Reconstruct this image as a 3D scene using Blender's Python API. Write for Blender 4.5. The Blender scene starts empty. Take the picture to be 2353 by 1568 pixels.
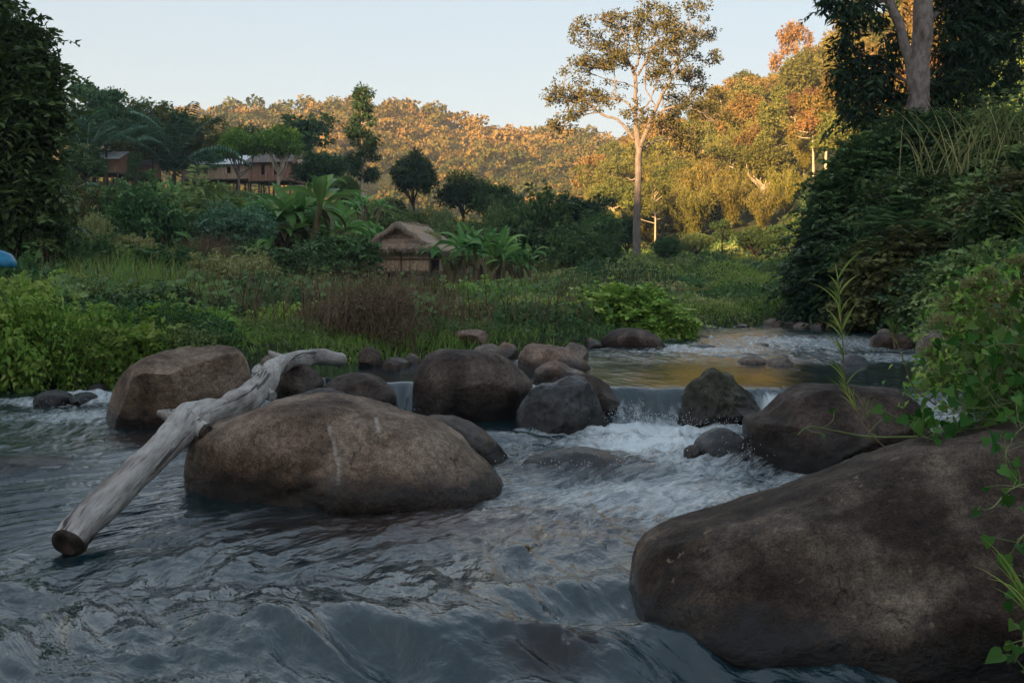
import bpy, math, random
import numpy as np
from mathutils import Vector, Matrix

# ------------------------------------------------------------------ camera, sky, sun, exposure
scene = bpy.context.scene
col = scene.collection
CU, CV, FOC, HC = 1176.0, 650.0, 2285.0, 1.5      # principal column, horizon row, focal length (photo units), eye height

cam_data = bpy.data.cameras.new('camera')
cam = bpy.data.objects.new('camera', cam_data)
col.objects.link(cam)
cam.location = (0, 0, HC)
cam.rotation_euler = (math.radians(90), 0, 0)
cam_data.sensor_width = 36.0
cam_data.lens = 36.0 * FOC / 2352.0
cam_data.shift_y = -134.0 / 2352.0
cam_data.clip_start = 0.05
cam_data.clip_end = 3000
scene.camera = cam

SUN_EL, SUN_AZ = 12.5, 215.0                       # degrees; azimuth clockwise from +Y: behind the camera, to its left
world = bpy.data.worlds.new('World')
scene.world = world
world.use_nodes = True
wn = world.node_tree
wn.nodes.clear()
sky = wn.nodes.new('ShaderNodeTexSky')
sky.sky_type = 'NISHITA'
sky.sun_disc = False
sky.sun_elevation = math.radians(SUN_EL)
sky.sun_rotation = math.radians(SUN_AZ)
sky.altitude = 300
sky.air_density = 1.0
sky.dust_density = 0.7
sky.ozone_density = 1.0
hs = wn.nodes.new('ShaderNodeHueSaturation')
hs.inputs['Saturation'].default_value = 1.95
bg = wn.nodes.new('ShaderNodeBackground')
bg.inputs['Strength'].default_value = 0.128
wo = wn.nodes.new('ShaderNodeOutputWorld')
gm = wn.nodes.new('ShaderNodeGamma'); gm.inputs['Gamma'].default_value = 0.24      # evens the bright horizon and the darker zenith
wn.links.new(sky.outputs[0], gm.inputs['Color'])
wn.links.new(gm.outputs[0], hs.inputs['Color'])
wn.links.new(hs.outputs[0], bg.inputs['Color'])
wn.links.new(bg.outputs[0], wo.inputs['Surface'])

sd = bpy.data.lights.new('sun', 'SUN')
sd.energy = 4.0
sd.angle = math.radians(0.6)
sd.color = (1.0, 0.62, 0.27)
sun = bpy.data.objects.new('sun', sd)
col.objects.link(sun)
az, el = math.radians(SUN_AZ), math.radians(SUN_EL)
SDIR = Vector((math.sin(az) * math.cos(el), math.cos(az) * math.cos(el), math.sin(el)))   # towards the sun
sun.rotation_euler = SDIR.to_track_quat('Z', 'Y').to_euler()
sun.location = (0, 0, 60)

vs = scene.view_settings
vs.view_transform = 'Standard'
vs.look = 'None'
vs.exposure = 2.36
vs.gamma = 1.0
cy = scene.cycles
cy.max_bounces = 6
cy.diffuse_bounces = 3
cy.glossy_bounces = 3
cy.transmission_bounces = 2
cy.transparent_max_bounces = 8
cy.volume_bounces = 0
cy.use_denoising = True
cy.use_adaptive_sampling = True
cy.adaptive_threshold = 0.02
cy.sample_clamp_indirect = 4

# ------------------------------------------------------------------ numeric helpers
rng = np.random.default_rng(7)
random.seed(7)

def _hash(ix, iy, iz, seed):
    h = (ix.astype(np.int64) * 374761393 + iy.astype(np.int64) * 668265263 + iz.astype(np.int64) * 2147483647 + seed * 974634777) & 0xFFFFFFFF
    h = ((h ^ (h >> 13)) * 1274126177) & 0xFFFFFFFF
    h = ((h ^ (h >> 16)) * 2246822519) & 0xFFFFFFFF
    return ((h ^ (h >> 15)) & 0xFFFFFF) / float(0xFFFFFF)

def vnoise(x, y, z=None, seed=0):
    """smooth value noise in -1..1"""
    x = np.asarray(x, float); y = np.asarray(y, float)
    x0 = np.floor(x); y0 = np.floor(y)
    fx = x - x0; fy = y - y0
    fx = fx*fx*fx*(fx*(fx*6-15)+10); fy = fy*fy*fy*(fy*(fy*6-15)+10)
    if z is None:
        zz = np.zeros_like(x0)
        a = _hash(x0, y0, zz, seed); b = _hash(x0+1, y0, zz, seed)
        c = _hash(x0, y0+1, zz, seed); d = _hash(x0+1, y0+1, zz, seed)
        return ((a*(1-fx)+b*fx)*(1-fy) + (c*(1-fx)+d*fx)*fy)*2-1
    z = np.asarray(z, float); z0 = np.floor(z); fz = z-z0; fz = fz*fz*(3-2*fz)
    r = []
    for k in (0, 1):
        a = _hash(x0, y0, z0+k, seed); b = _hash(x0+1, y0, z0+k, seed)
        c = _hash(x0, y0+1, z0+k, seed); d = _hash(x0+1, y0+1, z0+k, seed)
        r.append((a*(1-fx)+b*fx)*(1-fy) + (c*(1-fx)+d*fx)*fy)
    return (r[0]*(1-fz)+r[1]*fz)*2-1

def fbm(x, y, z=None, octv=4, seed=0, gain=0.5, ridged=False):
    s = 0; a = 1.0; t = 0
    for k in range(octv):
        f = 2.03**k
        n = vnoise(x*f+k*13.7, y*f+k*7.3, None if z is None else z*f+k*3.1, seed+k)
        if ridged: n = 1-2*np.abs(n)
        s = s+a*n; t += a; a *= gain
    return s/t

def sstep(a, b, x):
    t = np.clip((np.asarray(x, float)-a)/(b-a), 0, 1)
    return t*t*(3-2*t)

def px(u, v, Y):
    """photo column, row and depth -> world point"""
    return Vector(((u-CU)/FOC*Y, Y, HC-(v-CV)/FOC*Y))

# ------------------------------------------------------------------ river plan and terrain height
LOW, UP = 0.0, 0.33
RIVER = np.array([(-60,-2),(-30,7),(-14,11.4),(-8.5,13.0),(-6.4,13.9),(-4.8,14.0),(-3.8,13.9),(-2.7,13.7),(-1.9,14.3),(-1.2,15.3),(0.5,16.3),(1.75,17.9),
                  (3.2,20.2),(4.1,23.0),(5.3,26.0),(7.9,28.0),(12,31.5),(20,35),(30,36),(30,30),(20,29),(11,26.5),(10,23.5),(7.5,17),
                  (5.2,11),(3.9,8),(3.1,5),(3.0,0),(4,-10),(6,-45),(-70,-45)], float)

def river_sd(x, y):
    """signed distance to the river outline, positive on land"""
    x = np.asarray(x, float); y = np.asarray(y, float)
    d = np.full(x.shape, 1e9); inside = np.zeros(x.shape, bool)
    n = len(RIVER)
    for i in range(n):
        ax, ay = RIVER[i]; bx, by = RIVER[(i+1) % n]
        ex, ey = bx-ax, by-ay
        t = np.clip(((x-ax)*ex+(y-ay)*ey)/(ex*ex+ey*ey), 0, 1)
        d = np.minimum(d, np.hypot(x-ax-t*ex, y-ay-t*ey))
        cr = ((ay > y) != (by > y))
        xi = ax+(y-ay)*ex/(ey if abs(ey) > 1e-9 else 1e-9)
        inside ^= cr & (x < xi)
    return np.where(inside, -d, d)

WX = np.array([-60, -4.6, -4.0, -3.3, -2.6, -2.0, -1.0, 0.0, 1.0, 1.6, 2.1, 3.0, 4.5, 7.0, 60])
WY = np.array([60, 30, 14.6, 13.4, 12.5, 11.9, 11.7, 11.35, 11.1, 11.05, 11.15, 10.9, 10.6, 10.4, 10.4])
def weir(x, y):
    """0 in the lower pool, 1 in the upper one"""
    wy = np.interp(x, WX, WY)+.26*vnoise(x*1.7, x*0+.5, seed=301)+.07*vnoise(x*6.3, x*0+.5, seed=302)
    return sstep(-0.50, 0.02, y-wy)

TU = np.array([-3000, -800, 0, 400, 800, 1000, 1200, 1500, 1750, 2000, 2350, 3000, 5500], float)
TY = np.array([5, 13, 20, 28, 36, 46, 60, 75, 95, 130, 180, 260, 400, 520, 800], float)
TZ = np.array([
 [1.2,.8,.6,.5,.45,.45,.45,.45,.5,.6,.8,1.5,4],
 [1.5,.8,.55,.5,.45,.45,.45,.45,.45,.6,1.4,3,6],
 [3,1.3,1.0,.8,.6,.5,.5,.5,.5,.6,2.6,5,9],
 [5,2.2,1.7,1.3,.9,.8,.7,.6,.6,2.0,4.6,8,14],
 [7,3.2,2.6,2.0,1.3,1.1,1.0,.8,.7,2.6,6.0,11,18],
 [9,5,4,3.0,1.3,1.0,1.0,1.0,.9,2.6,8,14,22],
 [12,8,5.8,4.7,1.9,1.0,1.2,1.3,1.2,3,10,17,28],
 [15,10,7.8,6.9,5.0,3.4,2.6,1.8,1.6,4,14,24,36],
 [19,12,10,10.2,8.4,6.4,4.6,2.8,2.6,8,24,36,48],
 [28,16,14,12.6,10,8,6,5,8,22,42,60,70],
 [40,22,18,14,11,9,8,14,24,40,62,85,95],
 [55,38,30,22,14,12,12,30,46,56,86,110,120],
 [70,66,60,64,70,66,58,52,56,74,98,130,130],
 [70,62,58,60,60,58,52,48,52,70,95,120,120],
 [60,50,50,50,50,48,44,40,44,60,80,100,100]], float)
def _cub(t): return t*t*(3-2*t)
def table(x, y):
    x = np.asarray(x, float); y = np.asarray(y, float)
    Y = np.maximum(y, 5.0)
    U = np.clip(CU+x/Y*FOC, TU[0], TU[-1]-1e-6)
    Y = np.clip(Y, TY[0], TY[-1]-1e-6)
    i = np.searchsorted(TU, U, side='right')-1
    j = np.searchsorted(TY, Y, side='right')-1
    fu = (U-TU[i])/(TU[i+1]-TU[i]); fy = (Y-TY[j])/(TY[j+1]-TY[j])
    fu = .5*fu+.5*_cub(fu)
    return (TZ[j, i]*(1-fu)+TZ[j, i+1]*fu)*(1-fy)+(TZ[j+1, i]*(1-fu)+TZ[j+1, i+1]*fu)*fy

sxy = Vector((SDIR.x, SDIR.y)).normalized()
def ground(x, y):
    x = np.asarray(x, float); y = np.asarray(y, float)
    z = table(x, y)
    far = sstep(60, 250, y)
    z = z+0.10*fbm(x*.8, y*.8, octv=3, seed=5)*sstep(0, 20, y)+far*3.0*fbm(x/22, y/22, octv=3, seed=9)
    d = x*sxy.x+y*sxy.y                                   # distance towards the sun: the ridge that shades the valley
    side = -x*sxy.y+y*sxy.x
    rz = (84+6*fbm(side/75, side*0+3.3, octv=3, seed=31))*sstep(90, 280, d)
    rz = rz+15*np.exp(-((side+100)/26)**4)*sstep(90, 280, d)
    z = z+rz
    # extra bank height beside and behind the viewer, added to block sky light
    z = z+4*sstep(5, 18, x+.25*np.minimum(y, 8))*sstep(11, 3, y)*sstep(-60, -20, y)
    s = river_sd(x, y)
    bank = sstep(-0.25, 0.9, s)
    bed = -0.55+UP*weir(x, y)*0.8
    return bed*(1-bank)+z*bank

def gz(x, y):
    return float(ground(np.array([x]), np.array([y]))[0])

# ------------------------------------------------------------------ object helpers
def tag(o, label=None, cat=None, group=None, kind=None):
    if label: o['label'] = label
    if cat: o['category'] = cat
    if group: o['group'] = group
    if kind: o['kind'] = kind
    return o

def empty(name, loc, rz=0.0, scale=(1, 1, 1)):
    o = bpy.data.objects.new(name, None)
    o.empty_display_size = 0.2
    col.objects.link(o)
    o.location = loc; o.rotation_euler = (0, 0, rz); o.scale = scale
    return o

def mesh_np(name, V, F=None, mat=None, tint=None, smooth=True, loops=None, sizes=None, attrs=None):
    """numpy verts + (n,k) faces -> mesh datablock"""
    me = bpy.data.meshes.new(name)
    V = np.ascontiguousarray(V, dtype=np.float32)
    me.vertices.add(len(V)); me.vertices.foreach_set('co', V.ravel())
    if loops is None:
        F = np.asarray(F, dtype=np.int32); k = F.shape[1]
        loops = F.ravel(); sizes = np.full(len(F), k, np.int32)
    loops = np.asarray(loops, np.int32); sizes = np.asarray(sizes, np.int32)
    starts = np.concatenate([[0], np.cumsum(sizes)[:-1]]).astype(np.int32)
    me.loops.add(len(loops)); me.loops.foreach_set('vertex_index', loops)
    me.polygons.add(len(sizes)); me.polygons.foreach_set('loop_start', starts)
    me.polygons.foreach_set('loop_total', sizes)
    me.polygons.foreach_set('use_smooth', np.full(len(sizes), smooth))
    me.update(calc_edges=True)
    me.validate()
    attrs = dict(attrs or {})
    if tint is not None: attrs['tint'] = tint
    for k, a in attrs.items():
        at = me.attributes.new(k, 'FLOAT', 'POINT')
        at.data.foreach_set('value', np.ascontiguousarray(a, np.float32))
    if mat: me.materials.append(mat)
    return me

def obj(name, me, parent=None):
    o = bpy.data.objects.new(name, me)
    col.objects.link(o)
    if parent is not None: o.parent = parent
    return o

class Geo:
    """collects polygons (with a tint) for one mesh"""
    def __init__(s): s.V = []; s.L = []; s.S = []; s.T = []; s.n = 0
    def add(s, V, F, tint=0.5):
        V = np.asarray(V, float); F = np.asarray(F)
        s.V.append(V); s.L.append((F+s.n).ravel()); s.S.append(np.full(len(F), F.shape[1]))
        s.T.append(np.full(len(V), tint) if np.isscalar(tint) else np.asarray(tint)); s.n += len(V)
    def mesh(s, name, mat, smooth=True):
        return mesh_np(name, np.concatenate(s.V), None, mat, np.concatenate(s.T), smooth, np.concatenate(s.L), np.concatenate(s.S))
    def box(s, c, half, rz=0.0, R=None, tint=.5):
        v = np.array([[a, b, d] for a in (-1, 1) for b in (-1, 1) for d in (-1, 1)], float)*np.array(half)
        if R is None: R = np.array(Matrix.Rotation(rz, 3, 'Z'))
        v = v@np.asarray(R).T+np.array(c)
        f = [[0,1,3,2],[4,6,7,5],[0,4,5,1],[2,3,7,6],[0,2,6,4],[1,5,7,3]]
        s.add(v, f, tint)
    def tube(s, pts, rad, n=8, wob=0.0, seed=0, tint=.5, cap=True):
        pts = np.asarray(pts, float); rad = np.asarray(rad, float)*np.ones(len(pts))
        m = len(pts)
        tg = np.gradient(pts, axis=0); tg /= np.linalg.norm(tg, axis=1)[:, None]+1e-9
        up = np.array([0, 0, 1.0]) if abs(tg[0, 2]) < .9 else np.array([1.0, 0, 0])
        nrm = np.cross(tg[0], up); nrm /= np.linalg.norm(nrm)
        ang = np.linspace(0, 2*np.pi, n, endpoint=False)
        rings = []
        for i in range(m):
            nrm = nrm-tg[i]*np.dot(nrm, tg[i]); nrm /= np.linalg.norm(nrm)
            b = np.cross(tg[i], nrm)
            r = rad[i]*(1+wob*vnoise(np.cos(ang)*1.7+seed*3.1, np.sin(ang)*1.7+i*.35, seed=seed))
            rings.append(pts[i]+np.cos(ang)[:, None]*nrm*r[:, None]+np.sin(ang)[:, None]*b*r[:, None])
        V = np.concatenate(rings)
        i = np.arange(m-1)[:, None]*n; k = np.arange(n)[None, :]; k2 = (k+1) % n
        F = np.stack([i+k, i+k2, i+n+k2, i+n+k], -1).reshape(-1, 4)
        s.add(V, F, tint)
        if cap:
            for idx, p in ((0, pts[0]), (m-1, pts[-1])):
                r = V[idx*n:(idx+1)*n]
                vv = np.concatenate([r, [p]])
                ff = np.array([[j, (j+1) % n, n] for j in range(n)])
                s.add(vv, ff, tint)

def smooth_path(P, k=6):
    """Catmull-Rom resample of rows (any width)"""
    P = np.asarray(P, float)
    Q = np.concatenate([[2*P[0]-P[1]], P, [2*P[-1]-P[-2]]])
    out = []
    for i in range(1, len(Q)-2):
        for t in np.linspace(0, 1, k, endpoint=False):
            out.append(.5*((2*Q[i])+(-Q[i-1]+Q[i+1])*t+(2*Q[i-1]-5*Q[i]+4*Q[i+1]-Q[i+2])*t*t+(-Q[i-1]+3*Q[i]-3*Q[i+1]+Q[i+2])*t**3))
    out.append(P[-1])
    return np.array(out)

# ------------------------------------------------------------------ materials
def new_mat(name):
    m = bpy.data.materials.new(name); m.use_nodes = True
    nt = m.node_tree; nt.nodes.clear()
    return m, nt, nt.nodes.new, nt.links.new

def ramp(N, stops, interp='LINEAR'):
    r = N('ShaderNodeValToRGB'); cr = r.color_ramp; cr.interpolation = interp
    while len(cr.elements) < len(stops): cr.elements.new(0.5)
    for e, (p, c) in zip(cr.elements, stops):
        e.position = p; e.color = (*c, 1) if len(c) == 3 else c
    return r

def leaf_mat(name, cols, trans=0.22, rough=0.5, vary=0.25, spec=0.16, gain=1.0):
    m, nt, N, L = new_mat(name)
    at = N('ShaderNodeAttribute'); at.attribute_name = 'tint'
    r = ramp(N, [(i/(len(cols)-1), tuple(min(x*gain, .5) for x in c)) for i, c in enumerate(cols)])
    L(at.outputs['Fac'], r.inputs[0])
    oi = N('ShaderNodeObjectInfo')
    mp = N('ShaderNodeMapRange'); mp.inputs['To Min'].default_value = 1-vary; mp.inputs['To Max'].default_value = 1+vary
    L(oi.outputs['Random'], mp.inputs['Value'])
    mul = N('ShaderNodeMath'); mul.operation = 'MULTIPLY'; mul.inputs[1].default_value = 7.31; L(oi.outputs['Random'], mul.inputs[0])
    fr = N('ShaderNodeMath'); fr.operation = 'FRACT'; L(mul.outputs[0], fr.inputs[0])
    mh = N('ShaderNodeMapRange'); mh.inputs['To Min'].default_value = 0.5-vary*.09; mh.inputs['To Max'].default_value = 0.5+vary*.06
    L(fr.outputs[0], mh.inputs['Value'])
    h = N('ShaderNodeHueSaturation'); L(r.outputs[0], h.inputs['Color']); L(mp.outputs[0], h.inputs['Value']); L(mh.outputs[0], h.inputs['Hue'])
    b = N('ShaderNodeBsdfPrincipled'); b.inputs['Roughness'].default_value = rough; b.inputs['Specular IOR Level'].default_value = spec
    L(h.outputs[0], b.inputs['Base Color'])
    t = N('ShaderNodeBsdfTranslucent'); L(h.outputs[0], t.inputs['Color'])
    mx = N('ShaderNodeMixShader'); mx.inputs[0].default_value = trans
    L(b.outputs[0], mx.inputs[1]); L(t.outputs[0], mx.inputs[2])
    o = N('ShaderNodeOutputMaterial'); L(mx.outputs[0], o.inputs['Surface'])
    return m

def noise_mat(name, stops, scale=4, detail=6, rough=0.85, bump=0.3, bscale=None, stretch=(1, 1, 1), spec=0.3, dist=0.02):
    m, nt, N, L = new_mat(name)
    tc = N('ShaderNodeTexCoord'); mp = N('ShaderNodeMapping'); mp.inputs['Scale'].default_value = stretch
    L(tc.outputs['Object'], mp.inputs['Vector'])
    n = N('ShaderNodeTexNoise'); n.inputs['Scale'].default_value = scale; n.inputs['Detail'].default_value = detail; n.inputs['Roughness'].default_value = .62
    L(mp.outputs[0], n.inputs['Vector'])
    r = ramp(N, stops); L(n.outputs['Fac'], r.inputs[0])
    n2 = N('ShaderNodeTexNoise'); n2.inputs['Scale'].default_value = bscale or scale*4; n2.inputs['Detail'].default_value = 6
    L(mp.outputs[0], n2.inputs['Vector'])
    bp = N('ShaderNodeBump'); bp.inputs['Strength'].default_value = bump; bp.inputs['Distance'].default_value = dist
    L(n2.outputs['Fac'], bp.inputs['Height'])
    b = N('ShaderNodeBsdfPrincipled'); b.inputs['Roughness'].default_value = rough; b.inputs['Specular IOR Level'].default_value = spec
    L(r.outputs[0], b.inputs['Base Color']); L(bp.outputs[0], b.inputs['Normal'])
    o = N('ShaderNodeOutputMaterial'); L(b.outputs[0], o.inputs['Surface'])
    return m

def rock_mat(name, dark, mid, light, wet_z=0.0, wet_band=0.12, speck=1.0, patch=(.42, .30, .20), patch_amt=.25, rough=.62, allwet=0.0, bscale=9):
    m, nt, N, L = new_mat(name)
    tc = N('ShaderNodeTexCoord'); geo = N('ShaderNodeNewGeometry')
    def noise(s, d=6, r=.6, dis=0.0, src=None):
        n = N('ShaderNodeTexNoise'); n.inputs['Scale'].default_value = s; n.inputs['Detail'].default_value = d
        n.inputs['Roughness'].default_value = r; n.inputs['Distortion'].default_value = dis
        L(src or tc.outputs['Object'], n.inputs['Vector']); return n
    def mix(f, a, b_, mode='MIX'):
        x = N('ShaderNodeMix'); x.data_type = 'RGBA'; x.blend_type = mode
        if isinstance(f, float): x.inputs[0].default_value = f
        else: L(f, x.inputs[0])
        for s, q in ((6, a), (7, b_)):
            if isinstance(q, tuple): x.inputs[s].default_value = (*q, 1)
            else: L(q, x.inputs[s])
        return x.outputs[2]
    big = noise(2.2, 5, .55, .4)
    r1 = ramp(N, [(.28, dark), (.49, mid), (.72, light)]); L(big.outputs['Fac'], r1.inputs[0])
    fine = noise(bscale*2.2, 8, .75)
    r2 = ramp(N, [(.30, (.36, .35, .34)), (.5, (.92, .92, .92)), (.68, (1.5, 1.45, 1.4))]); L(fine.outputs['Fac'], r2.inputs[0])
    c = mix(1.0, r1.outputs[0], r2.outputs[0], 'MULTIPLY')
    grain = noise(95, 4, .8)
    r3 = ramp(N, [(.36, (.35, .33, .32)), (.48, (.95, .95, .95)), (.62, (1.65, 1.6, 1.55))]); L(grain.outputs['Fac'], r3.inputs[0])
    c = mix(.75*speck, c, mix(1.0, c, r3.outputs[0], 'MULTIPLY'))
    vo = N('ShaderNodeTexVoronoi'); vo.inputs['Scale'].default_value = 11; L(noise(3, 2).outputs['Color'], vo.inputs['Vector'])
    vo2 = N('ShaderNodeTexVoronoi'); vo2.inputs['Scale'].default_value = 12
    ad = N('ShaderNodeVectorMath'); ad.operation = 'MULTIPLY_ADD'; L(noise(9, 3).outputs['Color'], ad.inputs[0]); ad.inputs[1].default_value = (.16, .16, .16); L(tc.outputs['Object'], ad.inputs[2])
    L(ad.outputs[0], vo2.inputs['Vector'])
    rs = ramp(N, [(.10, (1, 1, 1)), (.17, (0, 0, 0))]); L(vo2.outputs['Distance'], rs.inputs[0])
    pm = noise(1.6, 2); rp = ramp(N, [(.5, (0, 0, 0)), (.62, (1, 1, 1))]); L(pm.outputs['Fac'], rp.inputs[0])
    mm = N('ShaderNodeMath'); mm.operation = 'MULTIPLY'; L(rs.outputs[0], mm.inputs[0]); L(rp.outputs[0], mm.inputs[1])
    m2 = N('ShaderNodeMath'); m2.operation = 'MULTIPLY'; L(mm.outputs[0], m2.inputs[0]); m2.inputs[1].default_value = patch_amt
    c = mix(m2.outputs[0], c, patch)
    # faint mineral veins
    w = N('ShaderNodeTexNoise'); w.inputs['Scale'].default_value = 1.3; w.inputs['Detail'].default_value = 8; w.inputs['Roughness'].default_value = .5; w.inputs['Distortion'].default_value = .9
    L(tc.outputs['Object'], w.inputs['Vector'])
    rv = ramp(N, [(.488, (0, 0, 0)), (.5, (1, 1, 1)), (.512, (0, 0, 0))]); L(w.outputs['Fac'], rv.inputs[0])
    mv = N('ShaderNodeMath'); mv.operation = 'MULTIPLY'; L(rv.outputs[0], mv.inputs[0]); mv.inputs[1].default_value = .35
    c = mix(mv.outputs[0], c, dark)
    va = N('ShaderNodeAttribute'); va.attribute_name = 'vein'
    vm = N('ShaderNodeMath'); vm.operation = 'MULTIPLY'; L(va.outputs['Fac'], vm.inputs[0]); L(noise(22, 4, .7).outputs['Fac'], vm.inputs[1])
    c = mix(vm.outputs[0], c, (.75, .72, .68))
    # cracks
    vc = N('ShaderNodeTexVoronoi'); vc.feature = 'DISTANCE_TO_EDGE'; vc.inputs['Scale'].default_value = 1.5
    ac = N('ShaderNodeVectorMath'); ac.operation = 'MULTIPLY_ADD'; L(noise(2.6, 6, .65).outputs['Color'], ac.inputs[0]); ac.inputs[1].default_value = (.55, .55, .55); L(tc.outputs['Object'], ac.inputs[2])
    L(ac.outputs[0], vc.inputs['Vector'])
    rc_ = ramp(N, [(.0, (.75, .75, .75)), (.008, (0, 0, 0))]); L(vc.outputs['Distance'], rc_.inputs[0])
    pc = noise(1.9, 3); rpc = ramp(N, [(.54, (0, 0, 0)), (.62, (1, 1, 1))]); L(pc.outputs['Fac'], rpc.inputs[0])
    crk = N('ShaderNodeMath'); crk.operation = 'MULTIPLY'; L(rc_.outputs[0], crk.inputs[0]); L(rpc.outputs[0], crk.inputs[1])
    c = mix(crk.outputs[0], c, mix(1.0, c, (.22, .2, .18), 'MULTIPLY'))
    # wet band above the water line
    sp = N('ShaderNodeSeparateXYZ'); L(geo.outputs['Position'], sp.inputs[0])
    wn_ = noise(5, 4); ma = N('ShaderNodeMath'); ma.operation = 'MULTIPLY_ADD'; L(wn_.outputs['Fac'], ma.inputs[0]); ma.inputs[1].default_value = -.30; L(sp.outputs['Z'], ma.inputs[2])
    mr = N('ShaderNodeMapRange'); mr.inputs['From Min'].default_value = wet_z-.05; mr.inputs['From Max'].default_value = wet_z-.05+wet_band*.8
    mr.inputs['To Min'].default_value = 1; mr.inputs['To Max'].default_value = allwet; L(ma.outputs[0], mr.inputs['Value'])
    wc = mix(1.0, c, (.15, .13, .12), 'MULTIPLY')
    c = mix(mr.outputs[0], c, wc)
    b = N('ShaderNodeBsdfPrincipled'); L(c, b.inputs['Base Color'])
    sr = N('ShaderNodeMapRange'); sr.inputs['To Min'].default_value = .12; sr.inputs['To Max'].default_value = .45; L(mr.outputs[0], sr.inputs['Value']); L(sr.outputs[0], b.inputs['Specular IOR Level'])
    rr = N('ShaderNodeMapRange'); rr.inputs['To Min'].default_value = rough; rr.inputs['To Max'].default_value = .16; L(mr.outputs[0], rr.inputs['Value'])
    L(rr.outputs[0], b.inputs['Roughness'])
    b1 = N('ShaderNodeBump'); b1.inputs['Strength'].default_value = .8; b1.inputs['Distance'].default_value = .05; L(noise(bscale, 9, .65).outputs['Fac'], b1.inputs['Height'])
    b2 = N('ShaderNodeBump'); b2.inputs['Strength'].default_value = .8; b2.inputs['Distance'].default_value = .010; L(noise(60, 5, .7).outputs['Fac'], b2.inputs['Height']); L(b1.outputs[0], b2.inputs['Normal'])
    b4 = N('ShaderNodeBump'); b4.invert = True; b4.inputs['Strength'].default_value = .7; b4.inputs['Distance'].default_value = .02; L(crk.outputs[0], b4.inputs['Height']); L(b2.outputs[0], b4.inputs['Normal'])
    L(b4.outputs[0], b.inputs['Normal'])
    o = N('ShaderNodeOutputMaterial'); L(b.outputs[0], o.inputs['Surface'])
    return m

M = {}
M['rock_brown'] = rock_mat('rock_brown', (.050, .034, .024), (.18, .125, .090), (.34, .26, .20), patch_amt=.75, wet_band=.16)
M['rock_grey'] = rock_mat('rock_grey', (.06, .048, .04), (.17, .135, .115), (.31, .26, .225))
M['rock_dark'] = rock_mat('rock_dark', (.018, .013, .011), (.070, .051, .041), (.18, .14, .115), wet_band=.4)
M['rock_wet'] = rock_mat('rock_wet', (.035, .036, .038), (.10, .105, .11), (.22, .23, .24), allwet=.55, rough=.45)
M['rock_giant'] = rock_mat('rock_giant', (.010, .007, .006), (.055, .039, .029), (.20, .155, .118), patch_amt=.45, bscale=7)
M['rock_up'] = rock_mat('rock_up', (.08, .052, .038), (.21, .14, .105), (.35, .25, .20), wet_z=UP)
M['rock_mossy'] = rock_mat('rock_mossy', (.022, .022, .018), (.075, .075, .055), (.22, .215, .155), wet_band=.4, rough=.7)

M['bark'] = noise_mat('bark', [(.3, (.10, .082, .074)), (.55, (.22, .185, .17)), (.75, (.33, .285, .265))], 3, 8, .9, .6, stretch=(3, 3, .6))
M['bark_dark'] = noise_mat('bark_dark', [(.3, (.035, .028, .022)), (.6, (.10, .08, .065))], 4, 6, .9, .5, stretch=(3, 3, .6))
M['bark_pale'] = noise_mat('bark_pale', [(.3, (.34, .27, .21)), (.6, (.52, .44, .37))], 1, 4, .9, .3)
M['bark_blotch'] = noise_mat('bark_blotch', [(.3, (.10, .075, .065)), (.48, (.23, .185, .165)), (.58, (.32, .28, .265)), (.72, (.16, .12, .10))], 3.2, 8, .85, .5, bscale=14, stretch=(1.6, 1.6, .8))
M['driftwood'] = noise_mat('driftwood', [(.28, (.10, .085, .075)), (.42, (.26, .235, .215)), (.62, (.40, .375, .355)), (.78, (.33, .27, .22))], 2.2, 9, .75, .5, bscale=22, stretch=(1, 1, 1))
M['cutwood'] = noise_mat('cutwood', [(.3, (.018, .013, .011)), (.55, (.06, .042, .034)), (.8, (.15, .11, .09))], 12, 6, .8, .6, dist=.01)
M['soil'] = noise_mat('soil', [(.3, (.018, .022, .011)), (.5, (.035, .045, .018)), (.7, (.06, .065, .03))], 1.4, 8, .95, .5)
M['thatch'] = noise_mat('thatch', [(.3, (.19, .135, .10)), (.5, (.46, .345, .26)), (.72, (.66, .52, .41))], 5, 8, .9, .8, bscale=25, stretch=(5, 5, 1), dist=.05)
M['bamboo_wall'] = noise_mat('bamboo_wall', [(.3, (.34, .22, .14)), (.5, (.60, .43, .30)), (.7, (.70, .55, .42))], 3, 6, .85, .5, stretch=(4, 4, .5))
M['red_wall'] = noise_mat('red_wall', [(.3, (.20, .10, .065)), (.5, (.33, .18, .125)), (.7, (.44, .27, .20))], 2, 5, .85, .5, stretch=(6, 6, .4))
M['timber'] = noise_mat('timber', [(.3, (.08, .055, .04)), (.6, (.20, .145, .11))], 3, 5, .9, .4, stretch=(3, 3, .5))
M['tin'] = noise_mat('tin', [(.3, (.62, .67, .70)), (.6, (.78, .82, .85))], 1.2, 4, .45, .1, spec=.5)
M['old_tin'] = noise_mat('old_tin', [(.3, (.10, .08, .07)), (.6, (.19, .155, .14))], 2, 5, .7, .2)
M['white_cloth'] = noise_mat('white_cloth', [(.3, (.6, .6, .6)), (.7, (.75, .75, .75))], 3, 3, .8, .2)
M['black_sheet'] = noise_mat('black_sheet', [(.3, (.015, .017, .02)), (.7, (.035, .04, .045))], 3, 3, .4, .2)
M['blue_tarp'] = noise_mat('blue_tarp', [(.3, (.01, .12, .24)), (.7, (.02, .22, .38))], 3, 3, .35, .4)
M['stem_green'] = noise_mat('stem_green', [(.3, (.10, .15, .04)), (.7, (.22, .24, .10))], 8, 3, .6, .2)
M['stem_dry'] = noise_mat('stem_dry', [(.3, (.12, .075, .045)), (.7, (.26, .18, .12))], 8, 3, .8, .2)
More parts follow.
